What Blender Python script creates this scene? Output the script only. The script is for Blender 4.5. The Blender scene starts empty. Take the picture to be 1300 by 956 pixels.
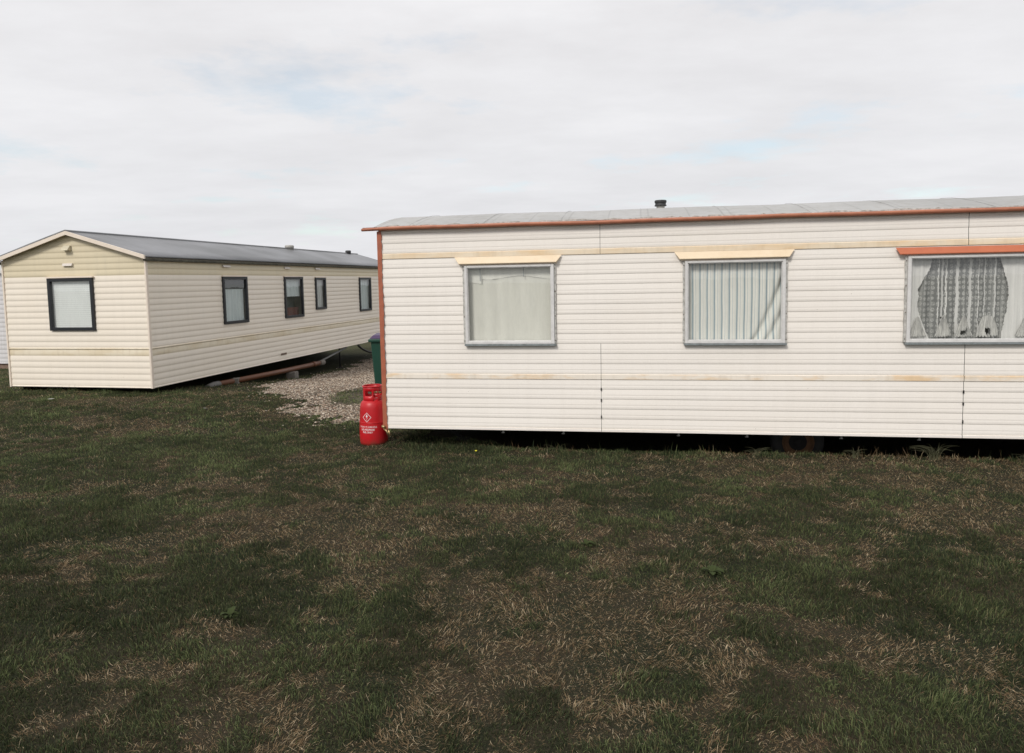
import bpy, bmesh, math, random
import numpy as np
from mathutils import Vector, Matrix, Euler
random.seed(7); rng = np.random.default_rng(11)
scene = bpy.context.scene
COL = scene.collection
R = math.radians

# ------------------------------------------------------------------ node helpers
def new_mat(name):
    m = bpy.data.materials.new(name); m.use_nodes = True
    nt = m.node_tree; nt.nodes.clear()
    return m, nt
def nd(nt, t, **kw):
    n = nt.nodes.new(t)
    for k, v in kw.items():
        if k.startswith('_'): setattr(n, k[1:], v)
        else: n.inputs[k.replace('__', ' ')].default_value = v
    return n
def lk(nt, a, b): nt.links.new(a, b)
def rgba(c): return (c[0], c[1], c[2], 1.0)
def noise(nt, vec, scale, detail=4, rough=.55, dims='3D'):
    n = nd(nt, 'ShaderNodeTexNoise', _noise_dimensions=dims)
    n.inputs['Scale'].default_value = scale; n.inputs['Detail'].default_value = detail
    n.inputs['Roughness'].default_value = rough
    if vec is not None: lk(nt, vec, n.inputs['Vector'])
    return n.outputs['Fac']
def ramp(nt, fac, stops, interp='LINEAR'):
    r = nd(nt, 'ShaderNodeValToRGB'); cr = r.color_ramp; cr.interpolation = interp
    while len(cr.elements) < len(stops): cr.elements.new(.5)
    for e, (p, c) in zip(cr.elements, stops):
        e.position = p; e.color = rgba(c) if hasattr(c, '__len__') else (c, c, c, 1)
    lk(nt, fac, r.inputs['Fac']); return r.outputs['Color']
def mixc(nt, fac, a, b, mode='MIX'):
    m = nd(nt, 'ShaderNodeMix', _data_type='RGBA', _blend_type=mode)
    for s, i in ((fac, 0), (a, 6), (b, 7)):
        if hasattr(s, 'default_value') or hasattr(s, 'links'): lk(nt, s, m.inputs[i])
        elif i == 0: m.inputs[0].default_value = s
        else: m.inputs[i].default_value = rgba(s)
    return m.outputs[2]
def mth(nt, op, a, b=None, c=None):
    m = nd(nt, 'ShaderNodeMath', _operation=op)
    for i, s in enumerate((a, b, c)):
        if s is None: continue
        if hasattr(s, 'links'): lk(nt, s, m.inputs[i])
        else: m.inputs[i].default_value = s
    return m.outputs[0]
def mapping(nt, src, scale=(1, 1, 1), loc=(0, 0, 0), rot=(0, 0, 0)):
    m = nd(nt, 'ShaderNodeMapping'); m.inputs['Scale'].default_value = scale
    m.inputs['Location'].default_value = loc; m.inputs['Rotation'].default_value = rot
    lk(nt, src, m.inputs['Vector']); return m.outputs['Vector']
def objco(nt): return nd(nt, 'ShaderNodeTexCoord').outputs['Object']
def bsdf(nt, color, rough=.6, metal=0, spec=.5, bump=None, bstr=.2, bdist=.01, **kw):
    p = nd(nt, 'ShaderNodeBsdfPrincipled'); o = nd(nt, 'ShaderNodeOutputMaterial')
    if hasattr(color, 'links'): lk(nt, color, p.inputs['Base Color'])
    else: p.inputs['Base Color'].default_value = rgba(color)
    if hasattr(rough, 'links'): lk(nt, rough, p.inputs['Roughness'])
    else: p.inputs['Roughness'].default_value = rough
    p.inputs['Metallic'].default_value = metal
    p.inputs['Specular IOR Level'].default_value = spec
    for k, v in kw.items(): p.inputs[k.replace('__', ' ')].default_value = v
    if bump is not None:
        b = nd(nt, 'ShaderNodeBump'); b.inputs['Strength'].default_value = bstr
        b.inputs['Distance'].default_value = bdist
        lk(nt, bump, b.inputs['Height']); lk(nt, b.outputs[0], p.inputs['Normal'])
    lk(nt, p.outputs[0], o.inputs['Surface']); return p

def siding_mat(name, base, stain, amount, streak=.5, dirty=(.42, .38, .32)):
    """painted aluminium: faint vertical run-marks, blotches, a few stains"""
    m, nt = new_mat(name); co = objco(nt)
    st = noise(nt, mapping(nt, co, (7, 7, .5)), 1.6, 5, .6)
    bl = noise(nt, mapping(nt, co, (.6, .6, 1.4)), 1.3, 3)
    fine = noise(nt, co, 60, 3)
    c = mixc(nt, ramp(nt, st, [(.45, 0), (.8, streak)]), base, dirty)
    c = mixc(nt, ramp(nt, bl, [(.42, 0), (.72, amount)]), c, stain)
    c = mixc(nt, ramp(nt, fine, [(.3, .06), (.7, 0)]), c, (.25, .22, .19))
    # dark specks and small scuffs
    sp = nd(nt, 'ShaderNodeTexVoronoi'); sp.inputs['Scale'].default_value = 7; sp.inputs['Randomness'].default_value = 1
    lk(nt, co, sp.inputs['Vector'])
    c = mixc(nt, ramp(nt, sp.outputs['Distance'], [(.012, .6), (.035, 0)]), c, (.2, .15, .1))
    bsdf(nt, c, .42, 0, .35, bump=noise(nt, mapping(nt, co, (1, 1, .4)), 5, 3), bstr=.12, bdist=.01)
    return m

def belt_mat(name, base, stain, lo=.45, hi=.6):
    m, nt = new_mat(name); co = objco(nt)
    n1 = noise(nt, mapping(nt, co, (.9, .9, 3)), 1.7, 5, .6)
    n2 = noise(nt, mapping(nt, co, (9, 9, 2)), 1.5, 3)
    c = mixc(nt, ramp(nt, n1, [(lo, 0), (hi, .85)]), base, stain)
    c = mixc(nt, ramp(nt, n2, [(.5, 0), (.8, .3)]), c, (.45, .36, .25))
    bsdf(nt, c, .45, 0, .35); return m

def plain(name, col, rough=.5, metal=0, var=.25, scale=6, dark=None, spec=.5, bstr=.08):
    m, nt = new_mat(name); co = objco(nt)
    n1 = noise(nt, co, scale, 5, .6); n2 = noise(nt, co, scale * 9, 3)
    d = dark or tuple(x * .55 for x in col)
    c = mixc(nt, ramp(nt, n1, [(.38, 0), (.75, var)]), col, d)
    c = mixc(nt, ramp(nt, n2, [(.45, 0), (.75, var * .5)]), c, d)
    bsdf(nt, c, rough, metal, spec, bump=n2, bstr=bstr, bdist=.004); return m

M = {}
M['near'] = siding_mat('near_siding', (.88, .835, .775), (.83, .77, .69), .3, .07)
M['near_belt'] = belt_mat('near_belt', (.84, .73, .57), (.78, .56, .32), .42, .66)
M['near_belt_low'] = belt_mat('near_belt_low', (.84, .775, .68), (.78, .56, .33), .47, .60)
M['far'] = siding_mat('far_siding', (.88, .805, .695), (.82, .73, .59), .3, .08)
M['far_olive'] = siding_mat('far_olive_band', (.74, .655, .475), (.66, .56, .38), .3, .15)
M['far_olive2'] = belt_mat('far_belt', (.78, .70, .55), (.70, .60, .43))
M['white_siding'] = siding_mat('white_siding', (.68, .67, .68), (.55, .54, .53), .3, .3)
M['terra'] = plain('terracotta_paint', (.43, .13, .068), .5, 0, .6, 14, (.24, .07, .038))
M['gutter'] = plain('faded_gutter_paint', (.50, .195, .115), .5, 0, .6, 9, (.28, .10, .06))
M['hood'] = plain('cream_tin', (.80, .665, .48), .45, 0, .5, 7, (.70, .53, .34))
M['hood_red'] = plain('terracotta_hood', (.54, .16, .075), .45, 0, .45, 8, (.38, .10, .05))
M['alu'] = plain('aluminium_frame', (.72, .71, .695), .42, .0, .5, 14, (.46, .46, .45))
M['alu_dark'] = plain('tarnished_sill', (.30, .33, .34), .55, .3, .7, 18, (.10, .11, .10))
M['sealant'] = plain('old_sealant', (.60, .59, .56), .8, 0, .8, 30, (.16, .15, .12))
M['screw'] = plain('screw_head', (.16, .13, .11), .5, .5)
M['black_frame'] = plain('black_window_frame', (.018, .020, .024), .35, 0, .3)
M['cream_trim'] = plain('cream_trim', (.84, .74, .63), .45, 0, .3, 5, (.6, .5, .4))
M['dirty_gutter'] = plain('mossy_gutter', (.035, .033, .025), .85, 0, .8, 14, (.16, .15, .11))
M['under'] = plain('chassis_black', (.012, .011, .010), .9, 0, .4)
M['galv'] = plain('galvanised_steel', (.22, .22, .21), .5, .5, .5, 10)
M['tyre'] = plain('tyre_rubber', (.02, .019, .018), .85, 0, .5, 12)
M['rust'] = plain('rusty_rim', (.13, .062, .025), .8, 0, .8, 16, (.05, .025, .012))
m, nt = new_mat('red_cylinder_paint'); co = objco(nt)
c = mixc(nt, ramp(nt, noise(nt, co, 5, 5, .6), [(.35, 0), (.7, .5)]), (.52, .007, .013), (.32, .006, .010))
c = mixc(nt, ramp(nt, noise(nt, co, 32, 6, .75), [(.66, 0), (.70, .85)]), c, (.10, .022, .014))
c = mixc(nt, ramp(nt, noise(nt, mapping(nt, co, (40, 40, 3)), 2, 4, .7), [(.66, 0), (.72, .35)]), c, (.70, .25, .22))
sz_ = nd(nt, 'ShaderNodeSeparateXYZ'); lk(nt, co, sz_.inputs[0])
mud = mth(nt, 'MULTIPLY', ramp(nt, sz_.outputs[2], [(0, .9), (.09, 0)]), ramp(nt, noise(nt, co, 20, 4), [(.3, .2), (.6, 1)]))
c = mixc(nt, mud, c, (.09, .05, .03))
bsdf(nt, c, ramp(nt, noise(nt, co, 9, 4), [(.3, .3), (.7, .5)]), 0, .5, bump=noise(nt, co, 12, 3), bstr=.06, bdist=.01); M['gas_red'] = m
M['white_print'] = plain('white_print', (.80, .72, .72), .5, 0, .2)
M['brass'] = plain('brass', (.45, .33, .17), .35, .8, .4)
M['rubber'] = plain('black_rubber', (.012, .012, .012), .55, 0, .2)
M['bin_green'] = plain('green_bin_plastic', (.008, .055, .036), .5, 0, .3, 5, (.005, .03, .02))
M['bin_lid'] = plain('purple_bin_lid', (.065, .035, .10), .45, 0, .3, 5)
M['pipe'] = plain('brown_waste_pipe', (.15, .056, .024), .5, 0, .5, 6, (.08, .036, .018))
M['concrete'] = plain('concrete', (.19, .17, .145), .9, 0, .6, 10, bstr=.5)
M['grey_bucket'] = plain('grey_plastic', (.13, .125, .115), .6, 0, .4)
M['chim'] = plain('flue_cap', (.03, .03, .032), .6, .2, .5, 20, (.09, .09, .09))
M['chim_pipe'] = plain('flue_pipe', (.42, .41, .38), .6, .2, .5, 20)
M['vent'] = plain('vent_plastic', (.72, .66, .60), .5, 0, .3)
M['vent_olive'] = plain('vent_cowl', (.66, .60, .45), .5, 0, .3)
M['brick'] = plain('brick_base', (.25, .17, .13), .9, 0, .5, 8)
M['pale'] = plain('paper', (.7, .7, .68), .7)
M['leaf'] = plain('weed_leaf', (.045, .060, .020), .75, 0, .7, 30, spec=.15)
M['yellow'] = plain('yellow_petal', (.70, .62, .03), .6)
M['sticker'] = plain('brown_sticker', (.14, .09, .06), .6)

# roofs
def roof_mat(name, a, b, lichen, rough, seam, seam_axis, seam_str):
    m, nt = new_mat(name); co = objco(nt)
    n1 = noise(nt, co, .55, 4, .55); n2 = noise(nt, co, 9, 5, .65); n3 = noise(nt, mapping(nt, co, (1, 6, 6) if seam_axis == 0 else (6, 1, 6)), 2, 4)
    c = mixc(nt, ramp(nt, n1, [(.36, 0), (.62, 1)]), a, b)
    c = mixc(nt, ramp(nt, n2, [(.45, 0), (.75, .5)]), c, lichen)
    c = mixc(nt, ramp(nt, n3, [(.5, 0), (.8, .35)]), c, lichen)
    sx = nd(nt, 'ShaderNodeSeparateXYZ'); lk(nt, co, sx.inputs[0])
    f = mth(nt, 'FRACT', mth(nt, 'DIVIDE', sx.outputs[seam_axis], seam))
    line = ramp(nt, f, [(0, seam_str), (.03, seam_str), (.05, 0)])
    c = mixc(nt, line, c, (.16, .16, .155))
    bsdf(nt, c, rough, .1, .4, bump=n2, bstr=.15, bdist=.01); return m
M['roof_near'] = roof_mat('near_roof', (.46, .46, .45), (.37, .37, .36), (.28, .27, .24), .6, .42, 0, .25)
M['roof_far'] = roof_mat('far_roof', (.27, .275, .29), (.15, .155, .16), (.20, .20, .20), .45, 1.2, 1, .12)
M['roof_white'] = roof_mat('pale_roof', (.6, .6, .62), (.5, .5, .5), (.4, .4, .4), .6, 1.2, 1, .1)

def glass_mat(name, tint=(.985, .99, .975), refl=1.0):
    m, nt = new_mat(name)
    tr = nd(nt, 'ShaderNodeBsdfTransparent'); tr.inputs[0].default_value = rgba(tint)
    gl = nd(nt, 'ShaderNodeBsdfGlossy'); gl.inputs['Roughness'].default_value = .015
    co = objco(nt)
    b = nd(nt, 'ShaderNodeBump'); b.inputs['Strength'].default_value = .03; b.inputs['Distance'].default_value = .02
    lk(nt, noise(nt, co, 2.2, 2), b.inputs['Height']); lk(nt, b.outputs[0], gl.inputs['Normal'])
    ge = nd(nt, 'ShaderNodeNewGeometry'); dt = nd(nt, 'ShaderNodeVectorMath', _operation='DOT_PRODUCT')
    lk(nt, ge.outputs['Incoming'], dt.inputs[0]); lk(nt, ge.outputs['True Normal'], dt.inputs[1])
    oc = mth(nt, 'SUBTRACT', 1.0, mth(nt, 'ABSOLUTE', dt.outputs['Value']))
    fac = mth(nt, 'MULTIPLY_ADD', mth(nt, 'POWER', oc, 5.0), .85, .075 * refl)
    # a film of dust on the outside
    du = nd(nt, 'ShaderNodeBsdfDiffuse'); du.inputs[0].default_value = (.55, .56, .54, 1)
    dust = ramp(nt, noise(nt, mapping(nt, co, (3, 3, 1)), 3, 6, .7), [(.4, .02), (.8, .14)])
    m1 = nd(nt, 'ShaderNodeMixShader'); m2 = nd(nt, 'ShaderNodeMixShader'); o = nd(nt, 'ShaderNodeOutputMaterial')
    lk(nt, dust, m1.inputs[0]); lk(nt, tr.outputs[0], m1.inputs[1]); lk(nt, du.outputs[0], m1.inputs[2])
    lk(nt, fac, m2.inputs[0]); lk(nt, m1.outputs[0], m2.inputs[1]); lk(nt, gl.outputs[0], m2.inputs[2])
    lk(nt, m2.outputs[0], o.inputs['Surface']); return m
M['glass'] = glass_mat('window_glass')
M['glass_far'] = glass_mat('tinted_glass', (.955, .98, .975), 1.5)

def cloth(name, col, col2, scale=(30, 1, 1), rough=.9):
    m, nt = new_mat(name); co = objco(nt)
    n = noise(nt, mapping(nt, co, scale), 1.0, 4)
    bsdf(nt, mixc(nt, ramp(nt, n, [(.35, 0), (.7, 1)]), col, col2), rough, 0, .1); return m
M['curtain_plain'] = cloth('plain_curtain', (.78, .775, .715), (.69, .685, .63), (9, 1, .6))
M['valance'] = cloth('curtain_lining', (.84, .835, .78), (.76, .755, .70), (14, 1, 1))
M['sheer'] = cloth('white_sheer', (.82, .81, .79), (.62, .62, .61), (28, 1, .8))
M['lace_hem'] = cloth('lace_hem', (.66, .655, .63), (.36, .36, .355), (45, 1, 9))
M['dark_room'] = plain('dark_interior', (.01, .01, .01), 1)
m, nt = new_mat('striped_curtain'); co = objco(nt)
sx = nd(nt, 'ShaderNodeSeparateXYZ'); lk(nt, co, sx.inputs[0])
wob = mth(nt, 'MULTIPLY_ADD', noise(nt, mapping(nt, co, (1, 1, .5)), 3, 2), .02, sx.outputs[0])
f = mth(nt, 'FRACT', mth(nt, 'MULTIPLY', wob, 13.5))
st = ramp(nt, f, [(0, (.34, .42, .46)), (.13, (.30, .38, .43)), (.18, (.80, .79, .74)), (.40, (.84, .83, .78)), (.46, (.50, .56, .58)), (.55, (.82, .81, .76)), (.9, (.76, .77, .73)), (1, (.36, .44, .48))])
bsdf(nt, st, .9, 0, .1); M['stripe'] = m
m, nt = new_mat('venetian_blind'); co = objco(nt)
sx = nd(nt, 'ShaderNodeSeparateXYZ'); lk(nt, co, sx.inputs[0])
f = mth(nt, 'FRACT', mth(nt, 'MULTIPLY', sx.outputs[2], 28))
bsdf(nt, ramp(nt, f, [(0, (.70, .70, .69)), (.12, (.90, .90, .88)), (.8, (.88, .88, .86)), (1, (.70, .70, .69))]), .7); M['blind'] = m
M['blind_blue'] = cloth('bluish_curtain', (.74, .79, .79), (.60, .66, .67), (20, 20, 1))
M['dim_room'] = cloth('dim_room', (.035, .06, .065), (.12, .14, .14), (5, 5, 6))
M['pelmet_dark'] = plain('grey_pelmet', (.05, .055, .06), .8)
M['maroon'] = cloth('red_cushion', (.20, .06, .05), (.08, .05, .05), (20, 20, 20))

# lace: flower motifs of pale thread over the dark room, soft pleats
m, nt = new_mat('patterned_lace'); co = objco(nt)
v = nd(nt, 'ShaderNodeTexVoronoi'); v.inputs['Scale'].default_value = 22; v.inputs['Randomness'].default_value = .25
lk(nt, mapping(nt, co, (1.15, 0, .85)), v.inputs['Vector'])
d = v.outputs['Distance']
fl = ramp(nt, d, [(0, .9), (.10, .25), (.18, .9), (.34, .75), (.44, .08), (1, .05)])
gr = noise(nt, co, 130, 2, .7)
pleat = noise(nt, mapping(nt, co, (14, 0, .25)), 1.6, 3)
thread = mixc(nt, ramp(nt, gr, [(.35, 0), (.65, 1)]), (.20, .205, .20), (.66, .66, .64))
c = mixc(nt, fl, (.19, .195, .195), thread)
c = mixc(nt, ramp(nt, pleat, [(.55, 0), (.68, .65)]), c, (.58, .58, .56))
bsdf(nt, c, .95, 0, .05); M['lace'] = m

# ------------------------------------------------------------------ mesh helpers
def link(o, parent=None):
    COL.objects.link(o)
    if parent is not None: o.parent = parent
    return o
def obj(name, bm, mats, parent=None, smooth=False, bevel=0, label=None):
    me = bpy.data.meshes.new(name)
    bmesh.ops.remove_doubles(bm, verts=bm.verts, dist=1e-5) if False else None
    bm.normal_update(); bm.to_mesh(me); bm.free()
    for mt in (mats if isinstance(mats, (list, tuple)) else [mats]): me.materials.append(mt)
    if smooth:
        for p in me.polygons: p.use_smooth = True
    o = link(bpy.data.objects.new(name, me), parent)
    if bevel:
        b = o.modifiers.new('bevel', 'BEVEL'); b.width = bevel; b.segments = 2; b.limit_method = 'ANGLE'; b.angle_limit = R(40)
    if label: o['label'] = label
    return o
def islands(bm):
    bm.verts.ensure_lookup_table(); seen = set(); out = []
    for v0 in bm.verts:
        if v0 in seen: continue
        st_ = [v0]; seen.add(v0); g_ = []
        while st_:
            v = st_.pop(); g_.append(v)
            for e in v.link_edges:
                u_ = e.other_vert(v)
                if u_ not in seen: seen.add(u_); st_.append(u_)
        out.append(g_)
    return out
def obj_each(name, bm, mats, parent, **k):
    """every loose piece becomes a part of its own"""
    for isl in islands(bm):
        nb_ = bmesh.new(); mp = {v: nb_.verts.new(v.co) for v in isl}
        for f in {f for v in isl for f in v.link_faces}:
            g_ = nb_.faces.new([mp[v] for v in f.verts]); g_.smooth = f.smooth; g_.material_index = f.material_index
        obj(name, nb_, mats, parent, **k)
    bm.free()
def tag(o, label, cat, group=None, kind=None):
    if label: o['label'] = label
    if cat: o['category'] = cat
    if group: o['group'] = group
    if kind: o['kind'] = kind
    return o
def empty(name, loc, rz=0):
    o = bpy.data.objects.new(name, None); o.empty_display_size = .2
    o.location = loc; o.rotation_euler = (0, 0, rz); return link(o)
def box(bm, x0, x1, y0, y1, z0, z1, mi=0, mat=None):
    vs = [Vector((x, y, z)) for z in (z0, z1) for y in (y0, y1) for x in (x0, x1)]
    if mat: vs = [mat @ v for v in vs]
    v = [bm.verts.new(p) for p in vs]
    for f in ((0, 2, 3, 1), (4, 5, 7, 6), (0, 1, 5, 4), (2, 6, 7, 3), (0, 4, 6, 2), (1, 3, 7, 5)):
        bm.faces.new([v[i] for i in f]).material_index = mi
def quad(bm, x0, x1, y, z0, z1): bm.faces.new([bm.verts.new(p) for p in ((x0, y, z0), (x1, y, z0), (x1, y, z1), (x0, y, z1))])
def tube(bm, pts, r, seg=10, mi=0, caps=True):
    pts = [Vector(p) for p in pts]; rings = []
    rs = r if isinstance(r, (list, tuple)) else [r] * len(pts)
    prev = None
    for i, p in enumerate(pts):
        d = (pts[min(i + 1, len(pts) - 1)] - pts[max(i - 1, 0)]).normalized()
        a = prev if prev is not None else (Vector((0, 0, 1)) if abs(d.z) < .9 else Vector((1, 0, 0)))
        a = (a - d * a.dot(d)).normalized(); b = d.cross(a); prev = a
        rings.append([bm.verts.new(p + (a * math.cos(t) + b * math.sin(t)) * rs[i]) for t in [k * 2 * math.pi / seg for k in range(seg)]])
    for i in range(len(rings) - 1):
        for k in range(seg):
            f = bm.faces.new((rings[i][k], rings[i][(k + 1) % seg], rings[i + 1][(k + 1) % seg], rings[i + 1][k])); f.material_index = mi; f.smooth = True
    if caps: bm.faces.new(rings[0][::-1]).material_index = mi; bm.faces.new(rings[-1]).material_index = mi
def lathe(bm, prof, seg=32, c=(0, 0), mi=0, skip=None, mat=None):
    rings = []
    for r_, z in prof:
        ring = []
        for k in range(seg):
            t = k * 2 * math.pi / seg; p = Vector((c[0] + r_ * math.cos(t), c[1] + r_ * math.sin(t), z))
            ring.append(bm.verts.new(mat @ p if mat else p))
        rings.append(ring)
    for i in range(len(rings) - 1):
        for k in range(seg):
            if skip and skip(i, k): continue
            f = bm.faces.new((rings[i][k], rings[i][(k + 1) % seg], rings[i + 1][(k + 1) % seg], rings[i + 1][k])); f.smooth = True; f.material_index = mi

def siding(bm, u0, u1, bands, top, opens=(), xf=None, umax_step=1.4, soft=False):
    """Lapped metal boards as real relief. bands = [(z0, z1, kind, material index)]
    kind 'lap' = curved lapped board, 'flat' = raised belt.  Local plane: x = u, outward = -y."""
    prof = []                                            # (z, off, mi of the strip above)
    for z0, z1, kind, mi in bands:
        h = z1 - z0
        if kind == 'lap':
            pts = [(0, 0), (.045, .0030), (.11, .0048), (.25, .0055), (.42, .0040), (.50, .0050), (.75, .0028), (1, 0)] if not soft else \
                  [(0, 0), (.09, .0032), (.18, .0056), (.30, .0067), (.46, .0061), (.56, .0058), (.78, .0030), (.93, .0005), (1, 0)]
        else:
            pts = [(0, .004), (.08, .0105), (.92, .0105), (1, .003)]
        prof.append([(z0 + a * h, b, mi) for a, b in pts])
    flat = []
    for i, b in enumerate(prof):
        flat += b
    us = sorted(set([u0, u1] + [v for o in opens for v in o[:2] if u0 < v < u1]))
    uu = []
    for a, b in zip(us, us[1:]):
        n = max(1, int((b - a) / umax_step)); uu += [a + (b - a) * k / n for k in range(n)]
    uu.append(us[-1])
    def inside(u, z): return any(o[0] < u < o[1] and o[2] < z < o[3] for o in opens)
    zs = []
    cuts = sorted(set([v for o in opens for v in o[2:4]] + [top]))
    for (za, oa, mi), (zb, ob, _) in zip(flat, flat[1:]):
        if za >= top: break
        seg = [(za, oa)]
        for c in cuts:
            if za < c < zb: t = (c - za) / (zb - za); seg.append((c, oa + (ob - oa) * t))
        seg.append((zb, ob))
        for (z_a, o_a), (z_b, o_b) in zip(seg, seg[1:]):
            if (z_a + z_b) / 2 > top: continue
            zs.append((z_a, o_a, z_b, o_b, mi))
    grid = {}
    def V(u, z, o):
        k = (round(u, 5), round(z, 5), round(o, 5))
        if k not in grid:
            # slightly uneven sheet metal
            w = .0034 * math.sin(u * 2.1 + z * 3.7) * math.sin(u * .83 + 1.3) + .0012 * math.sin(u * 5.9 + z * 11)
            p = Vector((u, -(o + w), z)); grid[k] = bm.verts.new(xf @ p if xf else p)
        return grid[k]
    for z_a, o_a, z_b, o_b, mi in zs:
        for a, b in zip(uu, uu[1:]):
            if inside((a + b) / 2, (z_a + z_b) / 2) or b - a < 1e-4 or (abs(z_b - z_a) < 2e-5 and abs(o_b - o_a) < 2e-5): continue
            f = bm.faces.new((V(a, z_a, o_a), V(b, z_a, o_a), V(b, z_b, o_b), V(a, z_b, o_b))); f.material_index = mi; f.smooth = soft

def frame_bm(bm, x0, x1, z0, z1, w, y0, y1, mi=0):
    """four butted bars; wl/wr/wt/wb may differ"""
    wl, wr, wt, wb = w if isinstance(w, (list, tuple)) else (w,) * 4
    box(bm, x0, x0 + wl, y0, y1, z0, z1, mi); box(bm, x1 - wr, x1, y0, y1, z0, z1, mi)
    box(bm, x0 + wl, x1 - wr, y0, y1, z1 - wt, z1, mi); box(bm, x0 + wl, x1 - wr, y0, y1, z0, z0 + wb, mi)

def drape(bm, x0, x1, z0, z1, y, amp, folds, seed=0, mi=0, nz=14, extra=None, keep=None, nx=None):
    rr = random.Random(seed); ph = [rr.uniform(0, 6.28) for _ in range(4)]
    nx = nx or folds * 8; g = []
    for j in range(nz + 1):
        z = z0 + (z1 - z0) * j / nz; row = []
        for i in range(nx + 1):
            t = i / nx; x = x0 + (x1 - x0) * t
            w = math.sin(t * folds * 6.283 + ph[0] + .8 * math.sin(t * 7 + ph[1]) + .25 * math.sin(z * 3 + ph[2]))
            a = amp * (.65 + .35 * math.sin(t * 11 + ph[3]))
            dy = a * w
            if extra: dy += extra(x, z)
            row.append(bm.verts.new((x, y + dy, z)))
        g.append(row)
    for j in range(nz):
        for i in range(nx):
            if keep:
                cx = (g[j][i].co.x + g[j][i + 1].co.x) / 2; cz = (g[j][i].co.z + g[j + 1][i].co.z) / 2
                if not keep(cx, cz): continue
            f = bm.faces.new((g[j][i], g[j][i + 1], g[j + 1][i + 1], g[j + 1][i])); f.smooth = True; f.material_index = mi

# ------------------------------------------------------------------ terrain
CAM_H = 1.86
def ss(a, b, t):
    q = np.clip((t - a) / (b - a), 0, 1); return q * q * (3 - 2 * q)
def vnoise(x, y, scale, seed):
    r_ = np.random.default_rng(seed); T = r_.random((256, 256))
    x = np.asarray(x, float) / scale + 1000; y = np.asarray(y, float) / scale + 1000
    xi = np.floor(x).astype(int); yi = np.floor(y).astype(int); fx = x - xi; fy = y - yi
    fx = fx * fx * (3 - 2 * fx); fy = fy * fy * (3 - 2 * fy)
    g = lambda a, b: T[a % 256, b % 256]
    return (g(xi, yi) * (1 - fx) + g(xi + 1, yi) * fx) * (1 - fy) + (g(xi, yi + 1) * (1 - fx) + g(xi + 1, yi + 1) * fx) * fy
def height(x, y):
    x = np.asarray(x, float); y = np.asarray(y, float)
    h = .12 * np.exp(-(((x + 8) / 3.5) ** 2 + ((y - 12) / 2.2) ** 2)) - .42 * ss(11.5, 20, y) * ss(-9, -5.5, x)
    near = np.exp(-((x / 30) ** 2 + ((y - 6) / 30) ** 2))
    h = h + near * ((vnoise(x, y, 1.1, 3) - .5) * .035 + (vnoise(x, y, .33, 4) - .5) * .018)
    return h
_h0 = height
NO, NY = (-1.4596, 8.1314), R(-9.85)
def height(x, y):
    x = np.asarray(x, float); y = np.asarray(y, float)
    u = (x - NO[0]) * math.cos(NY) + (y - NO[1]) * math.sin(NY); v = -(x - NO[0]) * math.sin(NY) + (y - NO[1]) * math.cos(NY)
    return _h0(x, y) - .22 * ss(.9, 1.9, u) * ss(.06, .42, v) * (1 - ss(2.7, 3.3, v)) * (1 - ss(10.2, 11, u))
def H(x, y): return float(height(x, y))

gx = np.concatenate([-np.geomspace(900, 22, 16), np.arange(-20, 16.01, .16), np.geomspace(18, 900, 16)])
gy = np.concatenate([-np.geomspace(900, 8, 16), np.arange(-6, 26.01, .16), np.geomspace(28, 1200, 16)])
X, Y = np.meshgrid(gx, gy); Z = height(X, Y)
nx_, ny_ = len(gx), len(gy)
vs = np.stack([X, Y, Z], -1).reshape(-1, 3)
idx = np.arange(nx_ * ny_).reshape(ny_, nx_)
q = np.stack([idx[:-1, :-1], idx[:-1, 1:], idx[1:, 1:], idx[1:, :-1]], -1).reshape(-1, 4)
def np_mesh(name, verts, faces, mat, colors=None, smooth=True):
    me = bpy.data.meshes.new(name); n = faces.shape[1]
    me.vertices.add(len(verts)); me.vertices.foreach_set('co', verts.astype(np.float32).ravel())
    me.loops.add(faces.size); me.loops.foreach_set('vertex_index', faces.astype(np.int32).ravel())
    me.polygons.add(len(faces)); me.polygons.foreach_set('loop_start', np.arange(0, faces.size, n, dtype=np.int32))
    me.update(calc_edges=True)
    me.polygons.foreach_set('use_smooth', np.full(len(faces), smooth))
    if colors is not None:
        a = me.color_attributes.new('tone', 'FLOAT_COLOR', 'POINT')
        a.data.foreach_set('color', np.concatenate([colors, np.ones((len(colors), 1))], 1).astype(np.float32).ravel())
    me.materials.append(mat)
    return link(bpy.data.objects.new(name, me))
m, nt = new_mat('lawn_soil'); tc = nd(nt, 'ShaderNodeNewGeometry').outputs['Position']
a = noise(nt, tc, 1.1, 5, .6); b = noise(nt, tc, 14, 4, .7); c3 = noise(nt, tc, 70, 3, .7)
c = mixc(nt, ramp(nt, a, [(.42, 0), (.6, 1)]), (.014, .018, .010), (.040, .030, .020))
c = mixc(nt, ramp(nt, b, [(.4, 0), (.7, .7)]), c, (.030, .034, .018))
c = mixc(nt, ramp(nt, c3, [(.45, 0), (.75, .7)]), c, (.075, .058, .038))
ln = nd(nt, 'ShaderNodeVectorMath', _operation='LENGTH'); lk(nt, mapping(nt, tc, (1, .8, 0), (0, -4, 0)), ln.inputs[0])
c = mixc(nt, ramp(nt, mth(nt, 'DIVIDE', ln.outputs['Value'], 40), [(.17, 0), (.34, .85)]), c, mixc(nt, ramp(nt, b, [(.4, 0), (.65, 1)]), (.050, .060, .026), (.085, .075, .042)))
bsdf(nt, c, .95, 0, .1, bump=c3, bstr=.8, bdist=.02)
g = np_mesh('ground', vs, q, m); g['kind'] = 'structure'

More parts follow.
